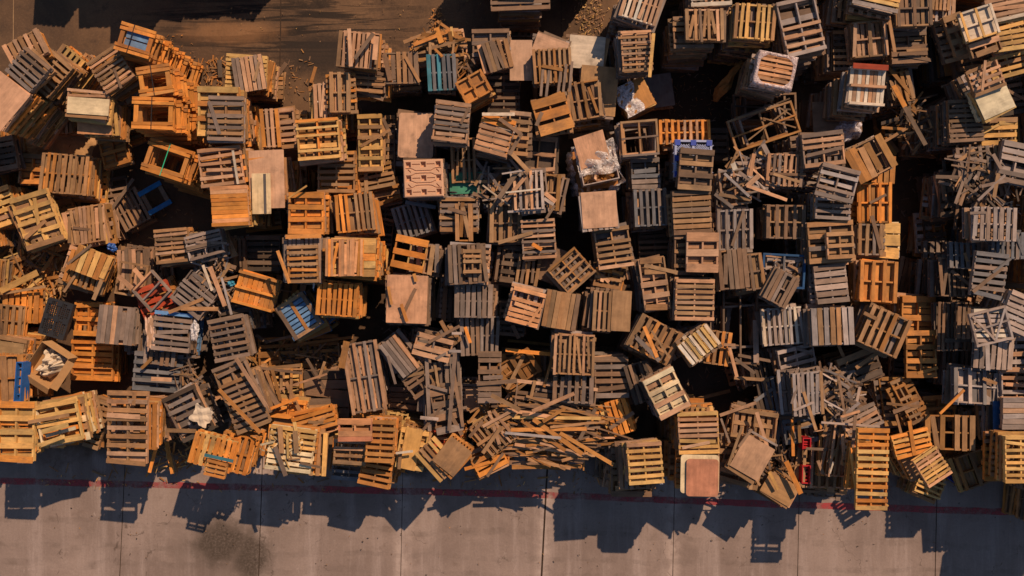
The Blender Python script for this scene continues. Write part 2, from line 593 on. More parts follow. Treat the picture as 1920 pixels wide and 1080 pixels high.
def wood_material(name, grain=1.0, rough=.78, patches=0.0):
    m, nt, p, out = node_mat(name)
    a = N(nt, 'ShaderNodeAttribute', attribute_name='Col')
    uv = N(nt, 'ShaderNodeUVMap', uv_map='UVMap')
    mp = N(nt, 'ShaderNodeMapping'); mp.inputs['Scale'].default_value = (1.6, 42, 1)
    nt.links.new(uv.outputs[0], mp.inputs[0])
    g1 = noise(nt, mp.outputs[0], 1.0, 5, .65, .4)
    mp2 = N(nt, 'ShaderNodeMapping'); mp2.inputs['Scale'].default_value = (2.2, 7, 1)
    nt.links.new(uv.outputs[0], mp2.inputs[0])
    g2 = noise(nt, mp2.outputs[0], 1.3, 4, .6)
    geo = N(nt, 'ShaderNodeNewGeometry')
    g3 = noise(nt, geo.outputs['Position'], 2.3, 5, .65)
    f = math_n(nt, 'MULTIPLY_ADD', g1, .75 * grain, 1 - .39 * grain)
    f2 = math_n(nt, 'MULTIPLY_ADD', g2, .85 * grain, 1 - .43 * grain)
    f3 = math_n(nt, 'MULTIPLY_ADD', g3, 1.1, .42)
    ff = math_n(nt, 'MULTIPLY', math_n(nt, 'MULTIPLY', f, f2), f3)
    cc = N(nt, 'ShaderNodeCombineColor')
    for i in range(3): nt.links.new(ff, cc.inputs[i])
    c = mix_c(nt, 1.0, a.outputs['Color'], cc.outputs[0], 'MULTIPLY')
    # grey-brown weather blotches
    bl = ramp(nt, g2, .54, .76)
    c = mix_c(nt, math_n(nt, 'MULTIPLY', bl, .6), c, (.10, .068, .047))
    g4 = noise(nt, geo.outputs['Position'], .9, 6, .7)
    c = mix_c(nt, math_n(nt, 'MULTIPLY', ramp(nt, g4, .52, .70), .45), c, (.085, .060, .045))
    nt.links.new(c, p.inputs['Base Color'])
    p.inputs['Roughness'].default_value = rough
    p.inputs['Specular IOR Level'].default_value = .25
    b = N(nt, 'ShaderNodeBump'); b.inputs['Strength'].default_value = .35; b.inputs['Distance'].default_value = .004
    nt.links.new(g1, b.inputs['Height']); nt.links.new(b.outputs[0], p.inputs['Normal'])
    return m

M_WOOD = wood_material('weathered_wood')
M_PLY = wood_material('plywood', .95, .65)

def plain_material(name, col, rough=.5, spec=.4, var=.5, scale=6, bump=0.0, metallic=0):
    m, nt, p, out = node_mat(name)
    geo = N(nt, 'ShaderNodeNewGeometry')
    n = noise(nt, geo.outputs['Position'], scale, 5, .6)
    f = math_n(nt, 'MULTIPLY_ADD', n, var * 2, 1 - var)
    cc = N(nt, 'ShaderNodeCombineColor')
    for i in range(3): nt.links.new(f, cc.inputs[i])
    nt.links.new(mix_c(nt, 1.0, col, cc.outputs[0], 'MULTIPLY'), p.inputs['Base Color'])
    p.inputs['Roughness'].default_value = rough; p.inputs['Specular IOR Level'].default_value = spec
    p.inputs['Metallic'].default_value = metallic
    if bump:
        b = N(nt, 'ShaderNodeBump'); b.inputs['Strength'].default_value = 1; b.inputs['Distance'].default_value = bump
        nt.links.new(n, b.inputs['Height']); nt.links.new(b.outputs[0], p.inputs['Normal'])
    return m

def film_material(name, col=(.75, .72, .74), opacity=.6, rough=.22):
    m, nt, p, out = node_mat(name)
    geo = N(nt, 'ShaderNodeNewGeometry')
    n = noise(nt, geo.outputs['Position'], 9, 4, .6, 1.2)
    p.inputs['Base Color'].default_value = (*col, 1); p.inputs['Roughness'].default_value = rough
    b = N(nt, 'ShaderNodeBump'); b.inputs['Strength'].default_value = 1; b.inputs['Distance'].default_value = .05
    nt.links.new(n, b.inputs['Height']); nt.links.new(b.outputs[0], p.inputs['Normal'])
    tr = N(nt, 'ShaderNodeBsdfTransparent'); mx = N(nt, 'ShaderNodeMixShader')
    fac = math_n(nt, 'MULTIPLY', ramp(nt, n, .25, .75), opacity * 1.6, clamp=True)
    nt.links.new(math_n(nt, 'ADD', fac, opacity * .3, clamp=True), mx.inputs[0])
    nt.links.new(tr.outputs[0], mx.inputs[1]); nt.links.new(p.outputs[0], mx.inputs[2])
    nt.links.new(mx.outputs[0], out.inputs[0])
    return m

M_FILM = film_material('stretch_film')
M_FILMC = film_material('clear_film', (.62, .55, .52), .55, .15)
M_BLACK = plain_material('black_plastic', (.028, .027, .028), .38, .5, .3)
M_BLUE = plain_material("blue_plastic", (.02, .05, .34), .4, .5, .25)
M_PALEBLUE = plain_material('pale_blue_plastic', (.30, .34, .52), .45, .5, .25)
M_PRESS = plain_material('pressed_wood', (.55, .32, .20), .8, .2, .25, 30, .002)
M_CARD = plain_material('cardboard', (.40, .225, .10), .85, .15, .25, 5)
M_CLOTH = plain_material('cloth', (.55, .45, .34), .9, .1, .15, 5, .004)
M_STRAP = plain_material('black_strap', (.02, .02, .02), .5, .3, .2)
M_GSTRAP = plain_material('green_strap', (.03, .42, .22), .5, .3, .2)
M_TARP = plain_material('dark_tarp', (.035, .035, .042), .35, .5, .3, 5, .05)

# ---------------------------------------------------------------- box meshes
SGN = np.array([[x, y, z] for x in (-1, 1) for y in (-1, 1) for z in (-1, 1)], float)
FACES = np.array([[0, 1, 3, 2], [4, 6, 7, 5], [0, 4, 5, 1], [2, 3, 7, 6], [0, 2, 6, 4], [1, 5, 7, 3]])
FAX = [(1, 2), (1, 2), (0, 2), (0, 2), (0, 1), (0, 1)]
NPR = np.random.default_rng(11)

def boxes_mesh(name, B):
    """B: list of (cx,cy,cz, hx,hy,hz, rz, rx, ry, r,g,b) -> one mesh with Col and UVMap"""
    A = np.array(B, float); n = len(A)
    loc = SGN[None] * A[:, None, 3:6]
    # irregular ends
    rz, rx, ry = A[:, 6], A[:, 7], A[:, 8]
    cz, sz, cx, sx, cy, sy = np.cos(rz), np.sin(rz), np.cos(rx), np.sin(rx), np.cos(ry), np.sin(ry)
    R = np.zeros((n, 3, 3))
    R[:, 0, 0] = cz * cy; R[:, 0, 1] = cz * sy * sx - sz * cx; R[:, 0, 2] = cz * sy * cx + sz * sx
    R[:, 1, 0] = sz * cy; R[:, 1, 1] = sz * sy * sx + cz * cx; R[:, 1, 2] = sz * sy * cx - cz * sx
    R[:, 2, 0] = -sy; R[:, 2, 1] = cy * sx; R[:, 2, 2] = cy * cx
    V = np.einsum('nij,nkj->nki', R, loc) + A[:, None, 0:3]
    me = bpy.data.meshes.new(name)
    me.vertices.add(n * 8); me.vertices.foreach_set('co', V.reshape(-1))
    me.loops.add(n * 24); me.polygons.add(n * 6)
    fi = (FACES[None] + (np.arange(n) * 8)[:, None, None]).reshape(-1)
    me.loops.foreach_set('vertex_index', fi.astype(np.int32))
    me.polygons.foreach_set('loop_start', (np.arange(n * 6) * 4).astype(np.int32))
    me.update(calc_edges=True)
    ca = me.color_attributes.new('Col', 'FLOAT_COLOR', 'POINT')
    C = np.ones((n, 8, 4)); C[:, :, :3] = A[:, None, 9:12]
    ca.data.foreach_set('color', C.reshape(-1))
    uv = me.uv_layers.new(name='UVMap')
    longx = A[:, 3] >= A[:, 4]
    U = np.zeros((n, 6, 4, 2)); off = NPR.random((n, 2)) * 60
    for f in range(6):
        a, b = FAX[f]
        l = loc[:, FACES[f]]                      # n,4,3
        lu, lv = l[:, :, a], l[:, :, b]
        if (a, b) == (0, 1):
            u = np.where(longx[:, None], l[:, :, 0], l[:, :, 1]); v = np.where(longx[:, None], l[:, :, 1], l[:, :, 0])
        else: u, v = lu, lv
        U[:, f, :, 0] = u + off[:, 0:1]; U[:, f, :, 1] = v + off[:, 1:2]
    uv.data.foreach_set('uv', U.reshape(-1))
    me.validate()
    me.shade_flat()
    return me

def tag(o, label=None, cat=None, group=None, kind=None):
    if label: o['label'] = label
    if cat: o['category'] = cat
    if group: o['group'] = group
    if kind: o['kind'] = kind
    return o

def link(name, me, mat=None, parent=None):
    o = bpy.data.objects.new(name, me); COL.objects.link(o)
    if mat and me is not None: me.materials.append(mat)
    if parent: o.parent = parent
    return o

def empty(name, loc, rot=(0, 0, 0)):
    o = bpy.data.objects.new(name, None); o.empty_display_size = .2; COL.objects.link(o)
    o.location = loc; o.rotation_euler = rot
    return o

# ---------------------------------------------------------------- pallet builder (local frame: x right, y up in the photo, z0 = bottom)
def bcol(cols, rng, v=.27):
    c = PAL[cols[0]] if (len(cols) == 1 or rng.random() < .66) else PAL[rng.choice(cols[1:])]
    k = rng.uniform(1 - v, 1 + v); s = rng.uniform(-.09, .09)
    return (max(.005, c[0] * k * (1 + s)), max(.005, c[1] * k), max(.005, c[2] * k * (1 - s)))

def bx(c, h, col, rz=0, rx=0, ry=0): return (*c, *h, rz, rx, ry, *col)

def build(kind, w, h, cols, n, cover, rng, mess=1.0):
    """returns {part name: [ [boxes], ... ]}, thickness"""
    P = {}
    def add(part, boxes): P.setdefault(part, []).append(boxes)
    if kind in 'vV' or kind in 'NU' :
        L, W, sw = h, w, True
    else: L, W, sw = w, h, False
    T = .134
    weathered = cols[0] in 'gbdcqtp'
    def fin(bs):
        if not sw: return bs
        return [(-b[1], b[0], b[2], b[4], b[3], b[5], b[6], 0, 0, *b[9:]) if False else (b[1], b[0], b[2], b[4], b[3], b[5], -b[6], b[8], b[7], *b[9:]) for b in bs]
    def deck(nn, cov, z, th, missing=.0, lead=True):
        bs = []; pitch = W / nn if nn else W
        bw = pitch * cov
        span = W - bw
        for i in range(nn):
            if rng.random() < missing and 0 < i < nn - 1: continue
            y = -W / 2 + bw / 2 + (span * i / (nn - 1) if nn > 1 else span / 2)
            y += rng.gauss(0, .03 * bw) * mess
            l = L * rng.uniform(.985, 1.01); x = rng.gauss(0, .006) * mess
            rz = rng.gauss(0, .009) * mess
            if rng.random() < (.13 if weathered else .06) * mess: rz += rng.gauss(0, .09); l *= rng.uniform(.72, 1); x += rng.gauss(0, .04)
            bwi = bw * rng.uniform(.90, 1.06) * (1.12 if lead and i in (0, nn - 1) and cov < .85 else 1)
            bwi = min(bwi, pitch * .985)
            bs.append(bx((x, y, z + rng.uniform(-.002, .003)), (l / 2, bwi / 2, th / 2), bcol(cols, rng), rz, rng.gauss(0, .035), rng.gauss(0, .006) * mess))
        return bs
    def stringers(z, hh, nn=3, part='stringer', ww=.021):
        for i in range(nn):
            x = -L / 2 + .03 + (L - .06) * i / (nn - 1)
            add(part, fin([bx((x + rng.gauss(0, .004), 0, z), (ww, W / 2 * rng.uniform(.975, .995), hh / 2), bcol(cols, rng), rng.gauss(0, .006))]))
    if kind in 'hv':
        add('deck_boards', fin(deck(n, cover * (.92 if cover < .9 else 1), T - .010, .020, .06 if weathered else .02)))
        stringers(.064, .088)
        add('bottom_boards', fin(deck(4 if n > 5 else 3, .42, .010, .018, 0, False)))
    elif kind in 'HV':
        add('bottom_boards', fin(deck(n, cover, T - .010, .020, .0)))
        stringers(.066, .092, ww=.024)
        add('deck_boards', fin(deck(7 if W > .8 else 5, .80, .010, .020, .04)))
    elif kind in 'NU':      # battens across dense boards
        bs = deck(n if kind == 'N' else 8, .9, .02, .022, 0, False)
        add('deck_boards', fin(bs))
        for i in range(3):
            x = -L / 2 + .04 + (L - .08) * i / 2
            add('batten', fin([bx((x, 0, .082), (.036, W / 2 * 1.0, .050), bcol(cols, rng))]))
        if kind == 'N':
            add('end_board', fin([bx((L / 2 - .01, 0, .15), (.075, W / 2, .014), bcol('R', rng))]))
        T = .165 if kind == 'N' else .134
    elif kind == 'X':
        add('tray_board', [bx((0, 0, .014), (w / 2, h / 2, .013), bcol(cols, rng, .08))])
        for s in (-1, 0, 1):
            add('stringer', [bx((0, s * (h / 2 - .03), .072), (w / 2 - .002, .028, .044), bcol(cols, rng))])
        for s in (-1, 0, 1):
            add('cross_batten', [bx((s * (w / 2 - .035), 0, .126), (.034, h / 2 - .006, .0095), bcol(cols, rng))])
        T = .137
    elif kind == 'f':
        hh = .045; T = .09
        add('side_rail', [bx((-w / 2 + .03, 0, hh), (.03, h / 2 - .062, hh), bcol(cols, rng))])
        add('side_rail', [bx((w / 2 - .03, 0, hh), (.03, h / 2 - .062, hh), bcol(cols, rng))])
        add('end_rail', [bx((0, h / 2 - .03, hh), (w / 2, .031, hh), bcol(cols, rng))])
        add('end_rail', [bx((0, -h / 2 + .03, hh), (w / 2, .031, hh), bcol(cols, rng))])
        if n >= 1: add('middle_rail', [bx((0, 0, hh), (.026, h / 2 - .063, hh - .004), bcol(cols, rng))])
        if n >= 2: add('cross_rail', [bx((0, rng.gauss(0, .02), hh + .052), (w / 2, .026, .010), bcol(cols, rng), rng.gauss(0, .04))]); T = .107
        if n >= 3:
            add('diagonal_brace', [bx((w * .05, 0, .116), (w * .36, .022, .010), bcol(cols, rng), .35)])
            add('diagonal_brace', [bx((w * .22, -.05, .138), (w * .25, .02, .010), bcol(cols, rng), -.6)]); T = .15
    elif kind == 'W':       # open block frame: doubled rails at the two ends, uprights between
        T = .14
        for s in (-1, 1):
            for q in (0, 1):
                add('rail', [bx((rng.gauss(0, .01), s * (h / 2 - .045 - q * .118), .124), (w / 2 * rng.uniform(.97, 1.02), .046, .014), bcol(cols, rng), rng.gauss(0, .01))])
        for s in (-1, 1):
            add('side_board', [bx((s * (w / 2 - .10), 0, .097), (.062, h / 2, .011), bcol(cols, rng), rng.gauss(0, .01))])
        for s in (-1, 1):
            for q in (-1, 1):
                add('block', [bx((s * (w / 2 - .11), q * (h / 2 - .12), .044), (.06, .07, .040), bcol(cols, rng))])
    return P, T

MESSY = [(1410, 330, 80), (935, 345, 65), (830, 720, 90), (560, 700, 120), (400, 510, 70), (1850, 320, 90), (1490, 700, 90), (1560, 850, 90), (1700, 780, 80), (925, 815, 55),
         (1230, 640, 60), (1400, 830, 80), (345, 770, 60), (100, 700, 60), (1140, 790, 60), (990, 690, 60), (1790, 500, 80), (1610, 700, 60), (1830, 740, 70), (1380, 400, 60), (100, 420, 90), (240, 520, 80), (850, 90, 60), (1700, 180, 60)]
def messy(x, y): return any(math.hypot(x - a, y - b) < r for a, b, r in MESSY)

# ---------------------------------------------------------------- parse
ENT = []
for ln in PALLETS.strip().splitlines():
    f = [s.strip() for s in ln.split('|')]
    v = f[0].split()
    x, y, w, h, rot, z = map(float, v[:6])
    if w == 0: continue
    ENT.append(dict(px=x, py=y, w=w, h=h, rot=rot, z=z, kind=v[6], cols=v[7], n=int(v[8]), cover=float(v[9]),
                    label=f[1] if len(f) > 1 else None, ref=f[2] if len(f) > 2 else None))

THICK = dict(s=.024, f=.107, X=.137, N=.165, W=.14, M=.14, L=.15, K=.15)
def place(e):
    e['t'] = THICK.get(e['kind'], .134)
    d = (H - e['z']) / F
    e['X'], e['Y'] = at(e['px'], e['py'], e['z'])
    e['W'], e['H'] = e['w'] * d, e['h'] * d
    e['a'] = -math.radians(e['rot'])

def rect(X, Y, W, Hh, a):
    c, s = math.cos(a), math.sin(a)
    return (X, Y, W / 2, Hh / 2, c, s)
def depth(r1, r2):
    dx, dy = r2[0] - r1[0], r2[1] - r1[1]
    if dx * dx + dy * dy > (math.hypot(r1[2], r1[3]) + math.hypot(r2[2], r2[3])) ** 2: return 0
    m = 9
    for (cx, sx) in ((r1[4], r1[5]), (-r1[5], r1[4]), (r2[4], r2[5]), (-r2[5], r2[4])):
        p = abs(dx * cx + dy * sx)
        e = 0
        for r in (r1, r2):
            e += r[2] * abs(r[4] * cx + r[5] * sx) + r[3] * abs(-r[5] * cx + r[4] * sx)
        m = min(m, e - p)
        if m <= 0: return 0
    return m

RNG = random.Random(5)
PLACED = []      # (rect, z0, z1)
def conflict(r, z0, z1, lim):
    for q, a, b in PLACED:
        if a < z1 - .025 and b > z0 + .025 and depth(r, q) > lim: return b
    return None
ENT.sort(key=lambda e: e['z'])
for e in ENT:
    for k in range(4):
        place(e)
        r = rect(e['X'], e['Y'], e['W'], e['H'], e['a'])
        b = conflict(r, e['z'] - e['t'], e['z'], .10)
        if b is None or k == 3: break
        e['z'] = b + e['t'] + .012
    e['r'] = r
    PLACED.append((r, e['z'] - e['t'], e['z']))

# columns of ordinary pallets under every catalogued one
LAYERS = []      # dict per pallet below the tops
REG_O, REG_G = 'oOtyqtp', 'gbtblgbp'
for ei, e in enumerate(ENT):
    rng = random.Random(ei * 7 + 3)
    z = e['z'] - e['t'] - .004
    X, Y, a, W, Hh = e['X'], e['Y'], e['a'], e['W'], e['H']
    base = e['cols'] if e['cols'][0] not in 'BLRGTCkwnPpl' else ''
    orange = e['px'] < 720 or e['py'] > 800
    if e['cols'][0] in 'Oo': orange = True
    if e['cols'][0] in 'gcdbl': orange = False
    if e['kind'] == 'f' and e['w'] < 60: continue
    first = True; drift = [rng.gauss(0, .006), rng.gauss(0, .006)]
    W0, H0 = W, Hh
    if e['kind'] not in 'WX' and (W < .75 or Hh < .75 or W > 1.7 or Hh > 1.7):
        W0 = min(max(W, .85), 1.25); H0 = min(max(Hh, .85), 1.3)
        if e['z'] < .6: continue
    lev = 0
    while z - PITCH > -.02:
        lev += 1
        ms = 1.8 if messy(e['px'], e['py']) else 1.0
        if z - .134 < .0: z = .134
        drift[0] = max(-.02, min(.02, drift[0] + rng.gauss(0, .004))); drift[1] = max(-.02, min(.02, drift[1] + rng.gauss(0, .004)))
        X += drift[0]; Y += drift[1]
        aa = a + rng.gauss(0, .055) * ms
        jx, jy = rng.gauss(0, .034) * ms, rng.gauss(0, .034) * ms
        w_, h_ = W0 * rng.uniform(.93, 1.05), H0 * rng.uniform(.93, 1.05)
        if rng.random() < .12: w_, h_ = w_ * 1.08, h_ * 1.04; aa += rng.gauss(0, .05)
        r = rect(X + jx, Y + jy, w_, h_, aa)
        if conflict(r, z - .134, z, .13) is None:
            pool = (base * 2 + (REG_O if orange else REG_G))
            c1 = rng.choice(pool); cols = c1 + rng.choice(pool)
            kd = e['kind'] if e['kind'] in 'Wf' else rng.choice('hhhvvH' if not (e['kind'] in 'vN') else 'vvvvhV')
            LAYERS.append(dict(X=X + jx, Y=Y + jy, a=aa, z=z, W=w_, H=h_, kind=kd, cols='Oo' if kd == 'W' else cols,
                               n=rng.choice((5, 6, 7, 7, 8)) if kd in 'hv' else 4, cover=rng.uniform(.6, .85) if kd in 'hv' else .45, lev=lev, ent=ei, seed=rng.random()))
            PLACED.append((r, z - .134, z))
        z -= PITCH
# stacks standing just outside the frame (they throw the shadows that reach in)
OFF = []
orng = random.Random(99)
for (x, y, z) in [((gx - 960) / (1 - zz / H) + 960, (gy - 540) / (1 - zz / H) + 540, zz) for gx, gy, zz in ((205, -136, 3.0), (292, -133, 3.0), (350, -107, 3.05), (422, -150, 3.0), (492, -150, 3.05), (562, -150, 3.0), (225, -215, 3.0), (300, -215, 3.1), (420, -228, 3.2), (540, -228, 3.2))] + [
                  (1000, -95, 2.6), (920, -100, 2.0), (1090, -110, 2.4), (1290, -100, 2.9), (1370, -100, 2.8), (1460, -110, 2.9), (1560, -90, 2.6), (1650, -100, 3), (1740, -95, 2.7), (1830, -100, 3), (1920, -90, 2.9),
                  (2000, 40, 2.9), (2005, 130, 2.7), (2010, 220, 2.9), (2010, 310, 3), (2000, 400, 2.8), (2005, 490, 2.8), (2010, 580, 3), (2005, 670, 2.8), (2010, 760, 2.8), (2020, 850, 3.1), (2000, 900, 2.9),
                  (2100, 60, 2.9), (2100, 200, 3), (2100, 420, 3), (2110, 640, 3), (2110, 820, 3.1),
                  (2060, 985, 3.1), (2130, 1000, 3.2), (-90, 420, 2.3), (-85, 520, 2.2), (-90, 620, 2.5), (-85, 720, 2.6), (-90, 820, 2.8), (-95, 330, 2.2), (-100, 220, 2.6)]:
    rot = orng.gauss(0, 6); W, Hh = orng.uniform(1.0, 1.2), orng.uniform(1.05, 1.3)
    X, Y = at(x, y, z)
    while z > .12:
        LAYERS.append(dict(X=X + orng.gauss(0, .02), Y=Y + orng.gauss(0, .02), a=math.radians(rot + orng.gauss(0, 2)), z=z, W=W, H=Hh, kind=orng.choice('hvhvH'),
                           cols=orng.choice(('to', 'gb', 'yt', 'bt', 'ot')), n=7 if orng.random() < .8 else 6, cover=.72, lev=9, ent=-1, seed=orng.random()))
        z -= PITCH
for L_ in LAYERS:
    if L_['kind'] in 'HV': L_['n'] = 4; L_['cover'] = .45
    if L_['kind'] in 'Wf': L_['n'] = 0

# ---------------------------------------------------------------- labels
def kindword(e):
    k = e['kind']
    if k == 's': return 'board'
    if k == 'f': return 'open frame'
    if k == 'W': return 'open frame pallet'
    if k in 'HVUX': return 'upturned pallet'
    d = 'slatted'
    if e['n'] >= 9: d = 'many-slatted'
    if e['cover'] >= .85 and e['n']: d = 'tight-slatted'
    if e['cover'] <= .5 and e['n']: d = 'widely slatted'
    return d + ' pallet'
def desc(e):
    return ADJ[e['cols'][0]] + ' ' + kindword(e)
REFS = [e for e in ENT if e['ref']]
ORD = {1: 'nearest', 2: 'second', 3: 'third', 4: 'fourth', 5: 'fifth', 6: 'sixth', 7: 'seventh'}
def sector(dx, dy):      # dy positive = down in the photo
    a = math.degrees(math.atan2(dy, dx)) % 360
    return int(((a + 22.5) % 360) // 45)
SECN = ['right of', 'down-right of', 'below', 'down-left of', 'left of', 'up-left of', 'above', 'up-right of']
def auto_labels(items, used):
    for e in items:
        if e.get('label'): used.add(e['label'])
    for e in items:
        if e.get('label'): continue
        best = []
        for r in REFS:
            if r is e: continue
            s = sector(e['px'] - r['px'], e['py'] - r['py']); d = math.hypot(e['px'] - r['px'], e['py'] - r['py'])
            rank = 1 + sum(1 for q in items if q is not e and q is not r and q['desc'] == e['desc'] and
                           sector(q['px'] - r['px'], q['py'] - r['py']) == s and math.hypot(q['px'] - r['px'], q['py'] - r['py']) < d)
            if rank <= 7: best.append((rank * 110 + d, rank, s, r))
        best.sort(key=lambda t: t[0])
        for _, rank, s, r in best:
            nm = '%s %s %s the %s' % (ORD[rank], e['desc'], SECN[s], r['ref'])
            if len(nm.split()) <= 16 and nm not in used: break
        e['label'] = nm; used.add(nm)
for e in ENT: e['desc'] = desc(e)
USED = set()
auto_labels(ENT, USED)

# ---------------------------------------------------------------- create pallets
def spawn(e, name, X, Y, zt, a, W, Hh, kind, cols, n, cover, seed, label, cat, group, tilt=1.0):
    rng = random.Random(seed)
    P, T = build(kind, W, Hh, cols, n, cover, rng)
    root = empty(name, (X, Y, zt - T), (rng.gauss(0, .010) * tilt, rng.gauss(0, .010) * tilt, a))
    tag(root, label, cat, group)
    for part, lst in P.items():
        for bs in lst:
            if bs: link(part, boxes_mesh(part, bs), M_WOOD, root)
    return root

def rounded_sheet(name, w, h, t, cols, rng, rad=.02, parent=None, mat=None):
    pts = []
    for cx, cy, a0 in ((w / 2 - rad, h / 2 - rad, 0), (-w / 2 + rad, h / 2 - rad, 90), (-w / 2 + rad, -h / 2 + rad, 180), (w / 2 - rad, -h / 2 + rad, 270)):
        for k in range(5):
            a = math.radians(a0 + k * 22.5); pts.append((cx + rad * math.cos(a), cy + rad * math.sin(a)))
    n = len(pts)
    vs = [(x, y, 0) for x, y in pts] + [(x, y, t) for x, y in pts]
    fs = [tuple(range(n, 2 * n)), tuple(reversed(range(n)))] + [(i, (i + 1) % n, n + (i + 1) % n, n + i) for i in range(n)]
    me = bpy.data.meshes.new(name); me.from_pydata(vs, [], fs); me.shade_flat()
    c = bcol(cols, rng, .05)
    ca = me.color_attributes.new('Col', 'FLOAT_COLOR', 'POINT')
    ca.data.foreach_set('color', [v for _ in vs for v in (*c, 1)])
    uv = me.uv_layers.new(name='UVMap'); o1, o2 = rng.random() * 40, rng.random() * 40
    for lp in me.loops:
        x, y, z = vs[lp.vertex_index]
        uv.data[lp.index].uv = ((x if w > h else y) * .6 + o1, (y if w > h else x) * .25 + z + o2)
    return link(name, me, mat or M_PLY, parent)

nind = 0
for i, e in enumerate(ENT):
    k = e['kind']
    if k in 'sML': continue
    cat = 'frame pallet' if k == 'f' else 'pallet'
    grp = 'loose wooden frames' if k == 'f' else 'wooden pallets in the yard'
    nm = 'open_frame_pallet' if k == 'f' else ('frame_pallet' if k == 'W' else 'wooden_pallet')
    tl = 2.6
    if k == 'f' or e['z'] < 1.6: tl = 3
    if messy(e['px'], e['py']): tl = 9 if max(e['W'], e['H']) < 1.7 else 3
    e['obj'] = spawn(e, nm, e['X'], e['Y'], e['z'], e['a'], e['W'], e['H'], k, e['cols'], e['n'], e['cover'], i * 13 + 1, e['label'], cat, grp, tl)
    if k != 'f': nind += 1

for i, e in enumerate(ENT):
    if e['kind'] != 's': continue
    rng = random.Random(i + 400)
    rad = .09 if 'terracotta' in e['label'] or 'cream board' in e['label'] or 'moulded' in e['label'] else .012
    t = .02
    root = empty('plywood_sheet' if e['cols'][0] in 'kwTCpyo' else 'board_sheet', (e['X'], e['Y'], e['z'] - t), (rng.gauss(0, .012), rng.gauss(0, .012), e['a']))
    tag(root, e['label'], 'board', 'boards and sheets on the stacks')
    rounded_sheet('panel', e['W'], e['H'], t, e['cols'], rng, rad, root)
    e['obj'] = root

# next layer down, built one by one where the stack sides show most
cand = [L_ for L_ in LAYERS if L_['lev'] == 1 and L_['ent'] >= 0 and L_['kind'] in 'hvHV']
cand.sort(key=lambda L_: -math.hypot(ENT[L_['ent']]['px'] - 960, (ENT[L_['ent']]['py'] - 540)))
def under_label(e): 
    return None
taken = set(); 
for L_ in cand:
    if nind >= 298: break
    e = ENT[L_['ent']]
    if e['ref']: nm = '%s pallet lying directly under the %s' % (ADJ[L_['cols'][0]], e['ref'])
    else: nm = '%s pallet under the %s' % (ADJ[L_['cols'][0]], e['label'])
    if len(nm.split()) > 16 or nm in USED: continue
    USED.add(nm)
    spawn(None, 'wooden_pallet', L_['X'], L_['Y'], L_['z'], L_['a'], L_['W'], L_['H'], L_['kind'], L_['cols'], L_['n'], L_['cover'], int(L_['seed'] * 1e6), nm, 'pallet', 'wooden pallets in the yard', .2)
    taken.add(id(L_)); nind += 1

big = []
for L_ in LAYERS:
    if id(L_) in taken: continue
    P, T = build(L_['kind'], L_['W'], L_['H'], L_['cols'], L_['n'], L_['cover'], random.Random(int(L_['seed'] * 1e6)))
    c, s = math.cos(L_['a']), math.sin(L_['a'])
    for lst in P.values():
        for bs in lst:
            for b in bs:
                big.append((L_['X'] + b[0] * c - b[1] * s, L_['Y'] + b[0] * s + b[1] * c, L_['z'] - T + b[2], b[3], b[4], b[5], b[6] + L_['a'], b[7], b[8], *b[9:]))
o = link('stacked_pallets', boxes_mesh('stacked_pallets', big), M_WOOD)
tag(o, 'lower pallets filling the stacks beneath the topmost ones', 'pallets', None, 'stuff')

# ---------------------------------------------------------------- loose boards
PL = []
for ln in PLANKS.strip().splitlines():
    v = ln.split(); x1, y1, x2, y2, w, z = map(float, v[:6])
    if v[6] == '-' or w == 0: continue
    PL.append(dict(x1=x1, y1=y1, x2=x2, y2=y2, w=w, z=z, cols=v[6], px=(x1 + x2) / 2, py=(y1 + y2) / 2))
rl = random.Random(61)
pool_ = [e for e in ENT if e['kind'] in 'hvHV' and e['z'] > 1.3 and not e['ref'] and e['cover'] < .94 and 20 < e['px'] < 1900 and e['py'] > 10]
rl.shuffle(pool_)
pool_.sort(key=lambda e: 0 if messy(e['px'], e['py']) else rl.random() + .2)
for e in pool_[:95]:
    for q in range(2 if messy(e['px'], e['py']) and rl.random() < .5 else 1):
        L_ = rl.uniform(26, 78); a_ = math.radians(e['rot'] + rl.choice((0, 90)) + rl.gauss(0, 24))
        cx, cy = e['px'] + rl.uniform(-.4, .4) * e['w'], e['py'] + rl.uniform(-.4, .4) * e['h']
        PL.append(dict(x1=cx - math.cos(a_) * L_ / 2, y1=cy - math.sin(a_) * L_ / 2, x2=cx + math.cos(a_) * L_ / 2, y2=cy + math.sin(a_) * L_ / 2, w=rl.uniform(4.5, 7.5), z=e['z'] + .03,
                       cols=rl.choice(e['cols'] + 'bt'), px=cx, py=cy))
for p in PL:
    ln_ = math.hypot(p['x1'] - p['x2'], p['y1'] - p['y2'])
    k = 'stick' if p['w'] <= 4 else 'plank'
    p['desc'] = ('long ' if ln_ > 75 else 'short ' if ln_ < 28 else '') + ADJ[p['cols'][0]] + ' loose ' + k
auto_labels(PL, USED)
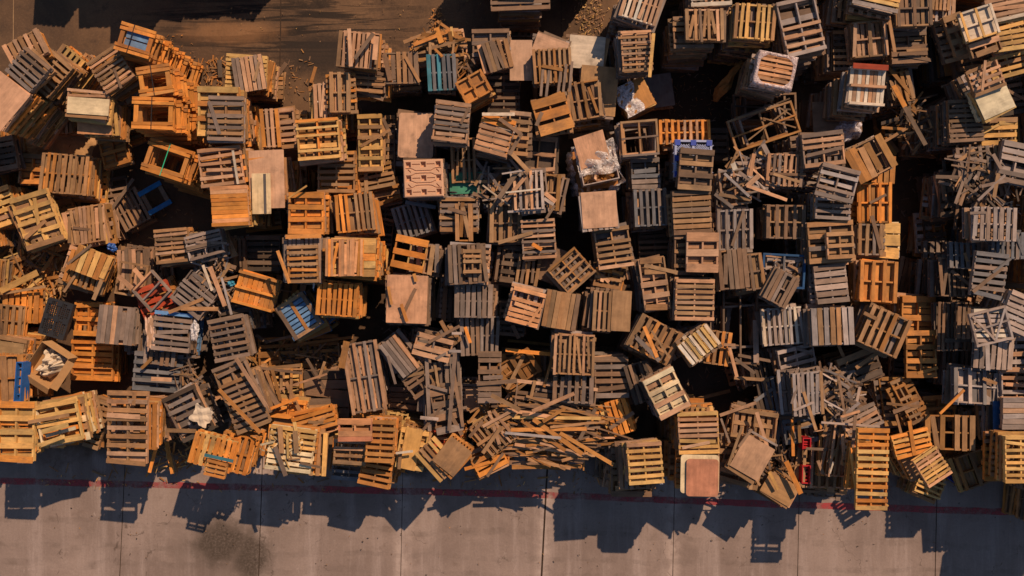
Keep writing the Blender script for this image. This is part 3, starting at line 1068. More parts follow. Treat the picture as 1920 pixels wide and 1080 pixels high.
for i, p in enumerate(PL):
    rng = random.Random(i + 900)
    # sit just above whatever stands underneath
    z = p['z']
    X, Y = at(p['px'], p['py'], z)
    a = math.atan2(-(p['y2'] - p['y1']), p['x2'] - p['x1'])
    for _ in range(3):
        d = (H - z) / F
        X, Y = at(p['px'], p['py'], z)
        L = math.hypot(p['x1'] - p['x2'], p['y1'] - p['y2']) * d; W = p['w'] * d
        top = 0
        for q, a0, b0 in PLACED:
            if b0 > top and b0 <= p['z'] + .35 and depth(rect(X, Y, L * .8, W, a), q) > .04: top = b0
        z = max(top + .03, min(z, top + .25)) if top else max(.03, min(z, .5))
    t = .02 if p['w'] > 4 else .03
    me = boxes_mesh('loose_plank', [bx((0, 0, t / 2), (L / 2, W / 2, t / 2), bcol(p['cols'], rng))])
    o = link('loose_plank' if p['w'] > 4 else 'loose_stick', me, M_WOOD)
    o.location = (X, Y, z - t); o.rotation_euler = (rng.gauss(0, .05), rng.gauss(0, .02), a)
    tag(o, p['label'], 'plank', 'loose boards on the pile')
# ---------------------------------------------------------------- special things
def ent_by(ref):
    return next(e for e in ENT if e['ref'] == ref)

def grid_mesh(name, w, h, nx, ny, fz, skirt=None, mat=None, parent=None, smooth=True):
    vs, fs = [], []
    for j in range(ny + 1):
        for i in range(nx + 1):
            u, v = i / nx, j / ny
            r = fz(u, v)
            vs.append(r if isinstance(r, tuple) else ((u - .5) * w, (v - .5) * h, r))
    for j in range(ny):
        for i in range(nx):
            a = j * (nx + 1) + i; fs.append((a, a + 1, a + nx + 2, a + nx + 1))
    if skirt is not None:
        per = [i for i in range(nx + 1)] + [(j) * (nx + 1) + nx for j in range(1, ny + 1)] + [ny * (nx + 1) + i for i in range(nx - 1, -1, -1)] + [j * (nx + 1) for j in range(ny - 1, 0, -1)]
        n0 = len(vs)
        for k in per: x, y, z = vs[k]; vs.append((x, y, skirt))
        m = len(per)
        for k in range(m): fs.append((per[k], n0 + k, n0 + (k + 1) % m, per[(k + 1) % m]))
        fs.append(tuple(n0 + k for k in range(m)))
    me = bpy.data.meshes.new(name); me.from_pydata(vs, [], fs)
    if smooth:
        for p in me.polygons: p.use_smooth = True
    return link(name, me, mat, parent)

# moulded presswood pallet
e = ent_by('moulded presswood pallet')
root = empty('moulded_pallet', (e['X'], e['Y'], e['z'] - .14), (0, 0, e['a']))
tag(root, e['label'], 'pallet')
def press(u, v):
    z = .135
    for cx in (.12, .5, .88):
        for cy in (.13, .5, .87):
            d = max(abs(u - cx) / .052, abs(v - cy) / .06)
            if d < 1.25: z = min(z, .135 - .11 * min(1, (1.25 - d) / .35))
    for y0, amp in ((.27, .035), (.40, -.03), (.60, .03), (.73, -.035)):
        yy = y0 + amp * math.tanh(3 * math.cos(2 * math.pi * u * 1.0 + math.pi))
        d = abs(v - yy) / .016
        if .05 < u < .95 and d < 1: z = min(z, .135 - .03 * (1 - d) ** .5)
    for cx, cy in ((.31, .13), (.69, .13), (.31, .87), (.69, .87), (.31, .5), (.69, .5)):
        if abs(u - cx) < .10 and abs(v - cy) < .012: z = min(z, .108)
    for cx, cy in ((.14, .30), (.86, .30), (.14, .70), (.86, .70)):
        if abs((u - cx) + (v - cy)) < .02 and abs(u - cx) < .04: z = min(z, .105)
    ed = min(u, v, 1 - u, 1 - v)
    if ed < .02: z = min(z, .135 - .02 * (1 - ed / .02))
    return z
grid_mesh('moulded_deck', e['W'], e['H'], 110, 110, press, .03, M_PRESS, root, False)

# lattice plastic pallets
def lattice(root, w, h, mat, cups, diag=False, cupmat=None):
    bs = []
    c = (0, 0, 0)
    def b(x, y, z, hx, hy, hz, rz=0): bs.append(bx((x, y, z), (hx, hy, hz), c, rz))
    for s in (-1, 1):
        b(s * (w / 2 - .03), 0, .08, .03, h / 2, .07); b(0, s * (h / 2 - .03), .08, w / 2 - .061, .03, .07)
    b(0, 0, .085, .035, h / 2 - .062, .06); b(0, 0, .088, w / 2 - .062, .035, .058)
    step = .058
    if diag:
        k = -w; L = .42
        for qx in (-1, 1):
            for qy in (-1, 1):
                cx, cy = qx * w / 4, qy * h / 4
                for t in range(-3, 4):
                    b(cx + t * .062, cy, .112 + .004 * (t % 2), .009, min(w, h) / 4 - .05 - abs(t) * .012, .018, .785)
                    b(cx + t * .062, cy, .104 + .004 * (t % 2), .009, min(w, h) / 4 - .05 - abs(t) * .012, .018, -.785)
    else:
        n = int(w / step)
        for i in range(1, n):
            x = -w / 2 + w * i / n
            if abs(x) > .05: b(x, 0, .12, .009 if i % 2 else .014, h / 2 - .062, .02)
        n = int(h / step)
        for i in range(1, n):
            y = -h / 2 + h * i / n
            if abs(y) > .05: b(0, y, .108, w / 2 - .062, .009 if i % 2 else .014, .02)
    link('lattice_deck', boxes_mesh('lattice_deck', bs), mat, root)
    for cx in (-1, 0, 1):
        for cy in (-1, 0, 1):
            if cups:
                link('block', boxes_mesh('block', [bx((cx * (w / 2 - .085), cy * (h / 2 - .085), .085), (.078, .078, .074), c)]), cupmat or mat, root)

e = ent_by('blue plastic lattice pallet')
root = empty('plastic_pallet', (e['X'], e['Y'], e['z'] - .16), (0, 0, e['a']))
tag(root, e['label'], 'pallet'); lattice(root, e['W'], e['H'], M_PALEBLUE, True, True, M_BLUE)
z = 1.75; X, Y = at(104, 598, z); d = (H - z) / F
root = empty('plastic_pallet', (X, Y, z - .16), (0, 0, -math.radians(17)))
tag(root, 'black plastic lattice pallet lying tilted among the orange pallets, far left', 'pallet'); lattice(root, 50 * d, 70 * d, M_BLACK, True)

# blue ended open pallet on the ground, left
z = .75; X, Y = at(290, 371, z); d = (H - z) / F; w, h = 46 * d, 48 * d
root = empty('open_pallet', (X, Y, z - .14), (.02, -.02, math.radians(29)))
tag(root, 'open square pallet with two bright blue end boards, on the dirt at left', 'pallet')
rg = random.Random(3)
for s in (-1, 1):
    link('blue_board', boxes_mesh('blue_board', [bx((0, s * (h / 2 - .07), .125), (w / 2 + .02, .075, .012), (.02, .15, .36))]), M_WOOD, root)
    link('side_board', boxes_mesh('side_board', [bx((s * (w / 2 - .08), 0, .098), (.07, h / 2, .011), bcol('b', rg))]), M_WOOD, root)
    link('stringer', boxes_mesh('stringer', [bx((s * (w / 2 - .04), 0, .045), (.03, h / 2, .04), bcol('d', rg))]), M_WOOD, root)

# brown rim over the tilted blue pallet
e = ent_by('brown-rimmed blue pallet')
w, h = e['W'], e['H']; T = .134
for s in (-1, 1):
    link('rim_board', boxes_mesh('rim_board', [bx((s * (w / 2 - .06), 0, T + .012), (.06, h / 2, .010), bcol('b', rg))]), M_WOOD, e['obj'])
    link('rim_board', boxes_mesh('rim_board', [bx((0, s * (h / 2 - .05), T + .013), (w / 2 - .122, .05, .010), bcol('t', rg))]), M_WOOD, e['obj'])
link('centre_board', boxes_mesh('centre_board', [bx((0, 0, T + .013), (.05, h / 2 - .102, .010), bcol('q', rg))]), M_WOOD, e['obj'])
# dark strip on the cream lid, bracing on the light frame, blue boards in the strapped frame
e = ent_by('pale cream lid')
link('dark_strip', boxes_mesh('dark_strip', [bx((e['W'] * .2, 0, .028), (.035, e['H'] / 2 - .02, .010), (.10, .09, .09))]), M_WOOD, e['obj'])
e = ent_by('light frame with diagonal braces')
for s in (-1, 1):
    link('diagonal_brace', boxes_mesh('diagonal_brace', [bx((s * e['W'] * .22, 0, .118), (e['H'] * .48, .03, .010), bcol('l', rg), s * 1.05)]), M_WOOD, e['obj'])
e = ent_by('strapped frame pallet with blue boards inside')
link('blue_board', boxes_mesh('blue_board', [bx((0, s * .13, .05), (e['W'] / 2 - .2, .11, .012), (.16, .30, .50)) for s in (-1, 1)]), M_WOOD, e['obj'])

def strap(e, off, mat, lab, ang=0.0):
    me = boxes_mesh('strap', [bx((off, 0, .146), (.012, e['H'] / 2 + .01, .0025), (0, 0, 0), ang), bx((off, e['H'] / 2 + .012, -.35), (.012, .002, .49), (0, 0, 0)), bx((off, -e['H'] / 2 - .012, -.35), (.012, .002, .49), (0, 0, 0))])
    link('strap', me, mat, e['obj'])
for r, off, m in (('strapped frame pallet with blue boards inside', -.12, M_STRAP), ('second strapped frame pallet', -.05, M_STRAP), ('third strapped frame pallet', -.03, M_STRAP), ('green-strapped frame pallet', -.02, M_GSTRAP)):
    strap(ent_by(r), off, m, '')

# film rim of the wrapped pallet
e = ent_by('film-wrapped orange pallet')
w, h = e['W'] / 2, e['H'] / 2
vs, fs = [], []; ns = 72
for k in range(ns):
    a = 2 * math.pi * k / ns; c, s = math.cos(a), math.sin(a)
    q = 1 / max(abs(c), abs(s)); rg2 = random.Random(k)
    ix, iy = c * w * .88 * min(q, 1.17 + rg2.uniform(-.05, .05)), s * h * .88 * min(q, 1.17 + rg2.uniform(-.05, .05))
    ox, oy = c * q * (w + .03) , s * q * (h + .03)
    j = rg2.uniform(-.012, .012)
    vs += [(ix, iy, .140 + abs(j) * .5), ((ix + ox) / 2 + j, (iy + oy) / 2 - j, .165 + j), (ox, oy, .145), (ox + j, oy - j, .02), (ox + j * 2, oy + j, -.16)]
for k in range(ns):
    a, b = k * 5, ((k + 1) % ns) * 5
    for q in range(4): fs.append((a + q, b + q, b + q + 1, a + q + 1))
me = bpy.data.meshes.new('film_wrap'); me.from_pydata(vs, [], fs)
for p in me.polygons: p.use_smooth = True
link('film_wrap', me, film_material('wrap_film', (.60, .48, .48), .62, .25), e['obj'])

# clear film over the orange board
e = ent_by('orange board half under clear film')
rgf = random.Random(8)
def film(u, v):
    x, y = (u - .5) * e['W'] * .62 - e['W'] * .24, (v - .5) * e['H'] * 1.04
    return (x + .06 * math.sin(v * 9), y, .03 + .018 * math.sin(u * 9 + v * 5) + .012 * math.sin(v * 23 - u * 7) + .012)
grid_mesh('film_cover', 1, 1, 26, 26, film, None, film_material('glossy_film', (.62, .58, .60), .75, .10), e['obj'])

def crumple(name, X, Y, z, w, h, hgt, rot, mat, seed, label, cat, parent=None, n=34, foldk=1.0, oval=True):
    r = random.Random(seed); ph = [r.uniform(0, 6.28) for _ in range(8)]
    def fz(u, v):
        a, b = u * 2 - 1, v * 2 - 1
        if oval:
            rr = max(abs(a), abs(b)); l = math.hypot(a, b)
            if l > 0: a, b = a * rr / l, b * rr / l
            env = max(0, 1 - rr ** 2.2)
        else: env = 1
        f = .5 + .26 * math.sin(5 * a + 3 * b + ph[0]) + .2 * math.sin(7 * b - 4 * a + ph[1]) + .10 * abs(math.sin(7 * a + 6 * b + ph[2])) + .06 * abs(math.sin(9 * b - 8 * a + ph[3]))
        edge = 1 + .10 * math.sin(math.atan2(b, a) * 5 + ph[4]) + .05 * math.sin(math.atan2(b, a) * 11 + ph[5])
        return (a * w / 2 * edge, b * h / 2 * edge, hgt * (env ** .6 if oval else 1) * f * foldk + (0 if oval else .01))
    o = grid_mesh(name, w, h, n, n, fz, None, mat, parent)
    if parent is None: 
        o.location = (X, Y, z); o.rotation_euler = (0, 0, -math.radians(rot)); tag(o, label, cat)
    return o

def place_px(px, py, z, w, h):
    X, Y = at(px, py, z); d = (H - z) / F
    return X, Y, w * d, h * d
# clear plastic bag
X, Y, w, h = place_px(1603, 238, 2.2, 56, 44)
crumple('plastic_bag', X, Y, 1.75, w, h, .42, -25, film_material('bag_film', (.72, .68, .76), .5, .12), 4, 'crumpled clear plastic bag shining white beside a brown board', 'plastic bag')
X, Y, w, h = place_px(1572, 218, 1.8, 92, 60)
root = empty('board_sheet', (X, Y, 1.7), (0, 0, .05)); tag(root, 'large dark brown board beside the crumpled clear plastic bag', 'board')
rounded_sheet('panel', w, h, .02, 'b', rg, .01, root)
# dark tarps
X, Y, w, h = place_px(925, 318, 1.5, 60, 62)
crumple('dark_tarp', X, Y, 1.25, w, h, .3, 10, M_TARP, 9, 'crumpled black plastic tarp between grey pallets in the middle', 'tarp')
X, Y, w, h = place_px(862, 365, 1.9, 62, 18)
crumple('dark_tarp', X, Y, 1.9, w, h, .2, 6, M_TARP, 12, 'narrow crumpled dark tarp right below the green plastic sheet', 'tarp')
X, Y, w, h = place_px(880, 812, 1.0, 36, 70)
crumple('dark_tarp', X, Y, .9, w, h, .3, 4, M_TARP, 15, 'black plastic sheet in the gap near the lower middle edge', 'tarp')
# cloth on a grey pallet
X, Y, w, h = place_px(380, 779, 2.35, 36, 34)
o = crumple('cloth_sheet', X, Y, 2.36, w, h, .05, 28, M_CLOTH, 21, 'pale stained cloth lying on a grey tilted pallet, lower left', 'cloth', oval=False)
X, Y, w, h = place_px(285, 625, 1.9, 16, 60)
crumple('cloth_sheet', X, Y, 1.95, w, h, .05, -4, plain_material('stained_cloth', (.55, .36, .26), .8, .2, .45, 9), 22, 'narrow stained pinkish cloth beside the pallet with faded blue slats', 'cloth', oval=False)

# cardboard box full of clothes
z = 2.1; X, Y, w, h = place_px(85, 685, z, 60, 68)
root = empty('cardboard_box', (X, Y, z - .45), (0, 0, -math.radians(33)))
tag(root, 'open cardboard box full of crumpled pale clothes, left side', 'box')
w2, h2 = w / 2, h / 2
def one(name, lst, mat=M_CARD): return link(name, boxes_mesh(name, lst), mat, root)
one('box_bottom', [bx((0, 0, .01), (w2 - .013, h2 - .013, .008), (0, 0, 0))])
for s in (-1, 1):
    one('box_wall', [bx((s * (w2 - .006), 0, .225), (.006, h2, .225), (0, 0, 0))])
    one('box_wall', [bx((0, s * (h2 - .006), .225), (w2 - .013, .006, .225), (0, 0, 0))])
one('flap', [bx((.02, -h2 - .10, .40), (w2 * .95, .11, .005), (0, 0, 0), 0, .45)])
one('flap', [bx((w2 + .10, 0, .42), (.11, h2 * .9, .005), (0, 0, 0), 0, 0, .3)])
cl = empty('clothes_heap', (X, Y, z - .40), (0, 0, -math.radians(33))); tag(cl, 'pale crumpled clothes heaped inside the open cardboard box', 'clothes')
for k, (cx, cy, cw, ch, rr) in enumerate([(-.12, .16, .42, .75, .5), (.14, .0, .38, .85, -.25), (-.05, -.2, .5, .5, .1), (.05, .2, .6, .4, .9)]):
    o = crumple('garment', 0, 0, 0, cw, ch, .42, 0, M_CLOTH, 30 + k, '', '', parent=cl, n=30); o.location = (cx, cy, .02 * k); o.rotation_euler = (0, 0, rr)

# film wrapped bundle of crates
z = 2.7; X, Y = at(1122, 300, z); d = (H - z) / F
root = empty('wrapped_bundle', (X, Y, 0), (0, 0, math.radians(12)))
tag(root, 'tall leaning bundle of cardboard and boards wrapped in clear film, topped with scraps', 'bundle')
rb = random.Random(77)
bs = []
zz = 0; k = 0
while zz < 1.95:
    t = rb.uniform(.05, .16); s = rb.uniform(.93, 1.03)
    bs.append(bx((rb.gauss(0, .02), -.12 + rb.gauss(0, .02), zz + t / 2), (.60 * s, .60 * s, t / 2 - .004), bcol(rb.choice(['n', 'p', 't', 'o', 'b']), rb), rb.gauss(0, .06))); zz += t
link('stacked_boards', boxes_mesh('stacked_boards', bs), M_PLY, root)
link('lid_board', boxes_mesh('lid_board', [bx((-.10, .36, 2.55), (.45, .46, .012), bcol('k', rb), .10, .30)]), M_PLY, root)
for nm, c_, h_ in (('crate_wall', (0, -.60, 2.22), (.52, .014, .26)), ('crate_wall', (-.53, -.15, 2.22), (.014, .46, .26)), ('crate_wall', (.53, -.15, 2.2), (.014, .46, .24))):
    link(nm, boxes_mesh(nm, [bx(c_, h_, bcol('l', rb))]), M_PLY, root)
sc = []
for k in range(34):
    L = rb.uniform(.12, .42)
    sc.append(bx((rb.uniform(-.32, .38), rb.uniform(-.5, .1), 2.05 + rb.uniform(0, .32)), (L, .045, .011), bcol(rb.choice(['O', 'o', 'p', 'q']), rb), rb.uniform(-.9, 1.6), rb.gauss(0, .3), rb.gauss(0, .3)))
link('wood_scraps', boxes_mesh('wood_scraps', sc), M_WOOD, root)['kind'] = 'stuff'
def skirt(u, v):
    a = u * 2 * math.pi; c, s = math.cos(a), math.sin(a); q = 1 / max(abs(c), abs(s)); q = min(q, 1.25)
    r = .70 + .05 * math.sin(a * 9 + v * 8) + .03 * math.sin(a * 17 - v * 13) + (1 - v) * .03
    return (c * q * r, s * q * r - .10, .9 + v * (1.25 + .07 * math.sin(a * 5)))
grid_mesh('film_skirt', 1, 1, 90, 16, skirt, None, M_FILM, root)
def topfilm(u, v):
    x, y = (u - .5) * 1.2, (v - .5) * .95
    return (x, y + .10 + .05 * math.sin(7 * u), 2.52 + .04 * math.sin(13 * u + 9 * v) + .03 * math.sin(22 * v) - abs(x) * .15)
grid_mesh('film_strip', 1, 1, 30, 14, topfilm, None, M_FILMC, root)

# twisted driftwood-like branch on the dark ground
def tube(name, pts, mat, parent=None, seg=9):
    vs, fs = [], []
    for k, (x, y, z, r) in enumerate(pts):
        x2, y2, z2, _ = pts[min(k + 1, len(pts) - 1)]; x1, y1, z1, _ = pts[max(k - 1, 0)]
        dx, dy = x2 - x1, y2 - y1; l = math.hypot(dx, dy) or 1; nx, ny = -dy / l, dx / l
        for s in range(seg):
            a = 2 * math.pi * s / seg; rr = r * (1 + .25 * math.sin(s * 3.1 + k * 1.7))
            vs.append((x + nx * math.cos(a) * rr, y + ny * math.cos(a) * rr, z + math.sin(a) * rr))
    for k in range(len(pts) - 1):
        for s in range(seg):
            fs.append((k * seg + s, k * seg + (s + 1) % seg, (k + 1) * seg + (s + 1) % seg, (k + 1) * seg + s))
    fs.append(tuple(range(seg))); fs.append(tuple((len(pts) - 1) * seg + s for s in range(seg)))
    me = bpy.data.meshes.new(name); me.from_pydata(vs, [], fs)
    return link(name, me, mat, parent)
pp = []
for (x, y, z, r) in [(1396, 122, .95, .05), (1391, 117, 1.0, .07), (1384, 124, 1.0, .09), (1375, 135, .95, .10), (1368, 146, .9, .12), (1361, 158, .8, .17), (1352, 170, .7, .19), (1346, 180, .55, .13), (1341, 190, .4, .07)]:
    X, Y = at(x, y, z); pp.append((X, Y, z, r))
o = tube('driftwood', pp, plain_material('bark', (.42, .20, .06), .85, .2, .6, 7, .03))
tag(o, 'twisted orange-brown log on the dark ground, upper right', 'log')

# red plastic crate wedged between upright pallets, lower right; blue bits
def px_box(name, px, py, z, w, h, t, rot, col, mat, label, cat):
    X, Y, W, Hh = place_px(px, py, z, w, h)
    root = empty(name, (X, Y, z - t), (0, 0, -math.radians(rot))); tag(root, label, cat)
    bs = [bx((s * (W / 2 - .015), 0, t / 2), (.015, Hh / 2, t / 2), col) for s in (-1, 1)] + [bx((0, s * (Hh / 2 - .015), t / 2), (W / 2 - .031, .015, t / 2), col) for s in (-1, 1)]
    link('crate_walls', boxes_mesh('crate_walls', bs), mat, root)
    link('crate_base', boxes_mesh('crate_base', [bx((0, 0, .012), (W / 2 - .031, Hh / 2 - .031, .010), col)] + [bx((0, (q - 1.5) * Hh * .22, t * .7), (W / 2 - .031, .02, .012), col) for q in range(4)]), mat, root)
M_RED = plain_material("red_plastic", (.42, .02, .025), .4, .4, .25)
px_box('red_crate', 1513, 832, 2.0, 16, 22, .3, 2, (0, 0, 0), M_RED, 'small red plastic crate beside upright pallets, lower right', 'crate')
px_box('red_crate', 1512, 890, 1.8, 16, 34, .3, 2, (0, 0, 0), M_RED, 'longer red plastic crate down from the small red one, lower right', 'crate')
px_box('blue_crate', 34, 716, 2.35, 13, 74, .35, 4, (0, 0, 0), plain_material('bright_blue_plastic', (.02, .10, .32), .45, .4, .3), 'narrow bright blue plastic crate beside orange boards at the left edge', 'crate')
px_box('blue_crate', 1861, 862, .5, 40, 44, .14, 8, (0, 0, 0), plain_material('faded_blue_plastic', (.02, .08, .17), .5, .3, .3), 'faded blue plastic pallet crate in shade, lower right', 'crate')
px_box('blue_crate', 1792, 900, .5, 44, 12, .12, 38, (0, 0, 0), M_BLUE, 'slim blue plastic strip lying on the concrete, lower right', 'crate')
# blue and teal cloth bits
for k, (x, y, w, h, z, col, lb) in enumerate([(433, 532, 16, 12, 1.9, (.04, .22, .34), 'small blue rag between broken grey boards, left'), (410, 465, 14, 14, .4, (.03, .12, .30), 'blue rag on the dirt behind orange stacks'), (210, 464, 20, 16, 1.3, (.02, .08, .30), 'blue plastic scrap beside the upper corner of an orange pallet'), (301, 800, 8, 12, .6, (.02, .15, .45), 'bright blue bottle-sized scrap in the gap, lower left'), (537, 207, 8, 6, .3, (.6, .6, .62), 'tiny white scrap')][:4]):
    X, Y, W, Hh = place_px(x, y, z, w, h)
    crumple('plastic_scrap', X, Y, z, W, Hh, .12, 20 * k, plain_material('scrap_plastic', col, .4, .4, .3), 50 + k, lb, 'scrap', n=16)

# white film shred on dark ground near the tall frame, and near wrapped crate
X, Y, w, h = place_px(1418, 668, .9, 16, 26)
crumple('film_shred', X, Y, .9, w, h, .12, 5, M_FILM, 61, 'white film shred at the foot of the tall dark open frame', 'film', n=16)
for k, (x, y, w, h, z) in enumerate([(365, 620, 16, 40, 2.0), (680, 838, 50, 10, 2.3), (590, 500, 8, 80, 2.75), (1240, 905, 10, 8, 2.4)]):
    X, Y, W, Hh = place_px(x, y, z, w, h)
    crumple('film_shred', X, Y, z, W, Hh, .10, 3, M_FILM, 70 + k, ['crumpled film hanging beside the pallet with faded blue slats', 'crumpled film shred under a peach coloured board top, lower middle', 'film strip down the side of a grey stack, left of the tight narrow boards', 'small film shred on a low stack beside the red line'][k], 'film', n=18)

# ---------------------------------------------------------------- ground
gm, nt, p, out = node_mat('yard_ground')
tc = N(nt, 'ShaderNodeTexCoord'); sep = N(nt, 'ShaderNodeSeparateXYZ')
nt.links.new(tc.outputs['Object'], sep.inputs[0])
X_, Y_ = sep.outputs[0], sep.outputs[1]
n1 = noise(nt, tc.outputs['Object'], .35, 6, .62, .5)
n2 = noise(nt, tc.outputs['Object'], 1.8, 6, .65)
n3 = noise(nt, tc.outputs['Object'], 14, 5, .7)
n4 = noise(nt, tc.outputs['Object'], 90, 3, .6)
conc = mix_c(nt, ramp(nt, n1, .35, .68), (.20, .150, .130), (.285, .218, .190))
mpv = N(nt, 'ShaderNodeMapping'); mpv.inputs['Scale'].default_value = (1.3, .12, 1); nt.links.new(tc.outputs['Object'], mpv.inputs[0])
nv = noise(nt, mpv.outputs[0], 1.0, 6, .7)
conc = mix_c(nt, ramp(nt, nv, .45, .75), conc, (.345, .275, .25))
conc = mix_c(nt, math_n(nt, 'MULTIPLY', ramp(nt, n2, .56, .76), .55), conc, (.15, .105, .085))
mpw = N(nt, 'ShaderNodeMapping'); mpw.inputs['Scale'].default_value = (.9, .5, 1); mpw.inputs['Location'].default_value = (7, 3, 0); nt.links.new(tc.outputs['Object'], mpw.inputs[0])
nw = noise(nt, mpw.outputs[0], 1.6, 9, .78)
conc = mix_c(nt, math_n(nt, 'MULTIPLY', ramp(nt, nw, .60, .70), .6), conc, (.43, .35, .32))
# whitish wear along the slab joints
for jx in (-8.3, -3.6, 1.05, 5.3):
    jj = math_n(nt, 'ABSOLUTE', math_n(nt, 'ADD', math_n(nt, 'SUBTRACT', X_, jx + .24), math_n(nt, 'MULTIPLY', Y_, -.03)))
    w_ = math_n(nt, 'MULTIPLY', math_n(nt, 'SUBTRACT', 1.0, ramp(nt, jj, .02, .42)), ramp(nt, n2, .36, .62))
    conc = mix_c(nt, math_n(nt, 'MULTIPLY', w_, .45), conc, (.55, .44, .39))
yard = mix_c(nt, ramp(nt, n1, .3, .7), (.070, .043, .028), (.155, .090, .050))
yard = mix_c(nt, math_n(nt, 'MULTIPLY', ramp(nt, n2, .52, .72), .75), yard, (.055, .036, .026))
yard = mix_c(nt, math_n(nt, 'MULTIPLY', ramp(nt, n3, .55, .75), .35), yard, (.25, .15, .08))
# skid streaks near the top
mps = N(nt, 'ShaderNodeMapping'); mps.inputs['Scale'].default_value = (.22, 3.4, 1); mps.inputs['Rotation'].default_value = (0, 0, -.12); nt.links.new(tc.outputs['Object'], mps.inputs[0])
ns_ = noise(nt, mps.outputs[0], 1.0, 5, .6, 1.5)
def blob(cx, cy, rx, ry, soft=.5):
    a = math_n(nt, 'POWER', math_n(nt, 'DIVIDE', math_n(nt, 'SUBTRACT', X_, cx), rx), 2)
    b = math_n(nt, 'POWER', math_n(nt, 'DIVIDE', math_n(nt, 'SUBTRACT', Y_, cy), ry), 2)
    r = math_n(nt, 'SQRT', math_n(nt, 'ADD', a, b))
    r = math_n(nt, 'ADD', r, math_n(nt, 'MULTIPLY', math_n(nt, 'SUBTRACT', n2, .5), 1.3))
    r = math_n(nt, 'ADD', r, math_n(nt, 'MULTIPLY', math_n(nt, 'SUBTRACT', n3, .5), .6))
    return math_n(nt, 'SUBTRACT', 1.0, ramp(nt, r, 1 - soft, 1 + soft))
stre = math_n(nt, 'MULTIPLY', blob(-7.6, 8.6, 4.2, 1.1), ramp(nt, ns_, .47, .56))
yard = mix_c(nt, math_n(nt, 'MULTIPLY', stre, .9), yard, (.018, .014, .012))
yard = mix_c(nt, math_n(nt, 'MULTIPLY', blob(-6.0, 7.7, 1.7, .7), .85), yard, (.03, .022, .018))
yard = mix_c(nt, math_n(nt, 'MULTIPLY', blob(-9.2, 8.4, 1.5, .35), .4), yard, (.34, .17, .075))
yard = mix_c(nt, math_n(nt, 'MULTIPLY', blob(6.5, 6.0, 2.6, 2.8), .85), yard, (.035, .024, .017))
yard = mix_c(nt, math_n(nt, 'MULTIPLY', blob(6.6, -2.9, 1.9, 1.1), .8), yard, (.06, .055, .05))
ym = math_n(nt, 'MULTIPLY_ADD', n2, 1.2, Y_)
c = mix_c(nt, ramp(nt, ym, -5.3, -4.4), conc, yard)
c = mix_c(nt, math_n(nt, 'MULTIPLY', math_n(nt, 'MAXIMUM', blob(-9.55, -8.35, 1.0, .8, .5), math_n(nt, 'MAXIMUM', blob(-8.6, -8.8, .75, .9, .6), math_n(nt, 'MULTIPLY', blob(-9.2, -8.6, 2.0, 1.5, .6), .35))), math_n(nt, 'MULTIPLY_ADD', ramp(nt, n3, .3, .6), .35, .6)), c, (.055, .042, .032))
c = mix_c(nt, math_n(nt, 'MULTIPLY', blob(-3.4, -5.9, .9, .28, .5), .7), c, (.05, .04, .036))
vo = N(nt, 'ShaderNodeTexVoronoi'); vo.inputs['Scale'].default_value = 1.1; vo.inputs['Randomness'].default_value = 1; nt.links.new(tc.outputs['Object'], vo.inputs['Vector'])
spot = math_n(nt, 'SUBTRACT', 1.0, ramp(nt, math_n(nt, 'MULTIPLY_ADD', n3, .05, vo.outputs['Distance']), .05, .085))
c = mix_c(nt, math_n(nt, 'MULTIPLY', math_n(nt, 'MULTIPLY', spot, ramp(nt, n1, .42, .55)), .8), c, (.05, .035, .03))
wv = N(nt, 'ShaderNodeTexVoronoi', feature='DISTANCE_TO_EDGE'); wv.inputs['Scale'].default_value = .28
wd = N(nt, 'ShaderNodeVectorMath', operation='MULTIPLY_ADD'); nz = N(nt, 'ShaderNodeTexNoise'); nz.inputs['Scale'].default_value = 1.6; nz.inputs['Detail'].default_value = 6
nt.links.new(tc.outputs['Object'], nz.inputs['Vector']); nt.links.new(nz.outputs['Color'], wd.inputs[0]); wd.inputs[1].default_value = (1.1, 1.1, 0); nt.links.new(tc.outputs['Object'], wd.inputs[2])
nt.links.new(wd.outputs[0], wv.inputs['Vector'])
crk = math_n(nt, 'MULTIPLY', math_n(nt, 'SUBTRACT', 1.0, ramp(nt, wv.outputs['Distance'], .0005, .0035)), ramp(nt, n2, .48, .56))
c = mix_c(nt, math_n(nt, 'MULTIPLY', crk, .6), c, (.07, .05, .04))
# faint tyre tracks along the lane
for ty, tw in ((-8.05, .12), (-8.9, .10), (-9.45, .14)):
    td = math_n(nt, 'ABSOLUTE', math_n(nt, 'ADD', math_n(nt, 'SUBTRACT', Y_, ty), math_n(nt, 'ADD', math_n(nt, 'MULTIPLY', X_, .028), math_n(nt, 'MULTIPLY', math_n(nt, 'SUBTRACT', n1, .5), .9))))
    tk = math_n(nt, 'MULTIPLY', math_n(nt, 'SUBTRACT', 1.0, ramp(nt, td, tw * .6, tw)), ramp(nt, n2, .40, .62))
    c = mix_c(nt, math_n(nt, 'MULTIPLY', tk, .22), c, (.09, .068, .056))
fine = math_n(nt, 'MULTIPLY', math_n(nt, 'MULTIPLY_ADD', n3, .45, .78), math_n(nt, 'MULTIPLY_ADD', n4, .5, .75))
cc = N(nt, 'ShaderNodeCombineColor')
for i in range(3): nt.links.new(fine, cc.inputs[i])
c = mix_c(nt, 1.0, c, cc.outputs[0], 'MULTIPLY')
nt.links.new(c, p.inputs['Base Color']); p.inputs['Roughness'].default_value = .85; p.inputs['Specular IOR Level'].default_value = .2
b = N(nt, 'ShaderNodeBump'); b.inputs['Strength'].default_value = .5; b.inputs['Distance'].default_value = .01
nt.links.new(n3, b.inputs['Height']); nt.links.new(b.outputs[0], p.inputs['Normal'])
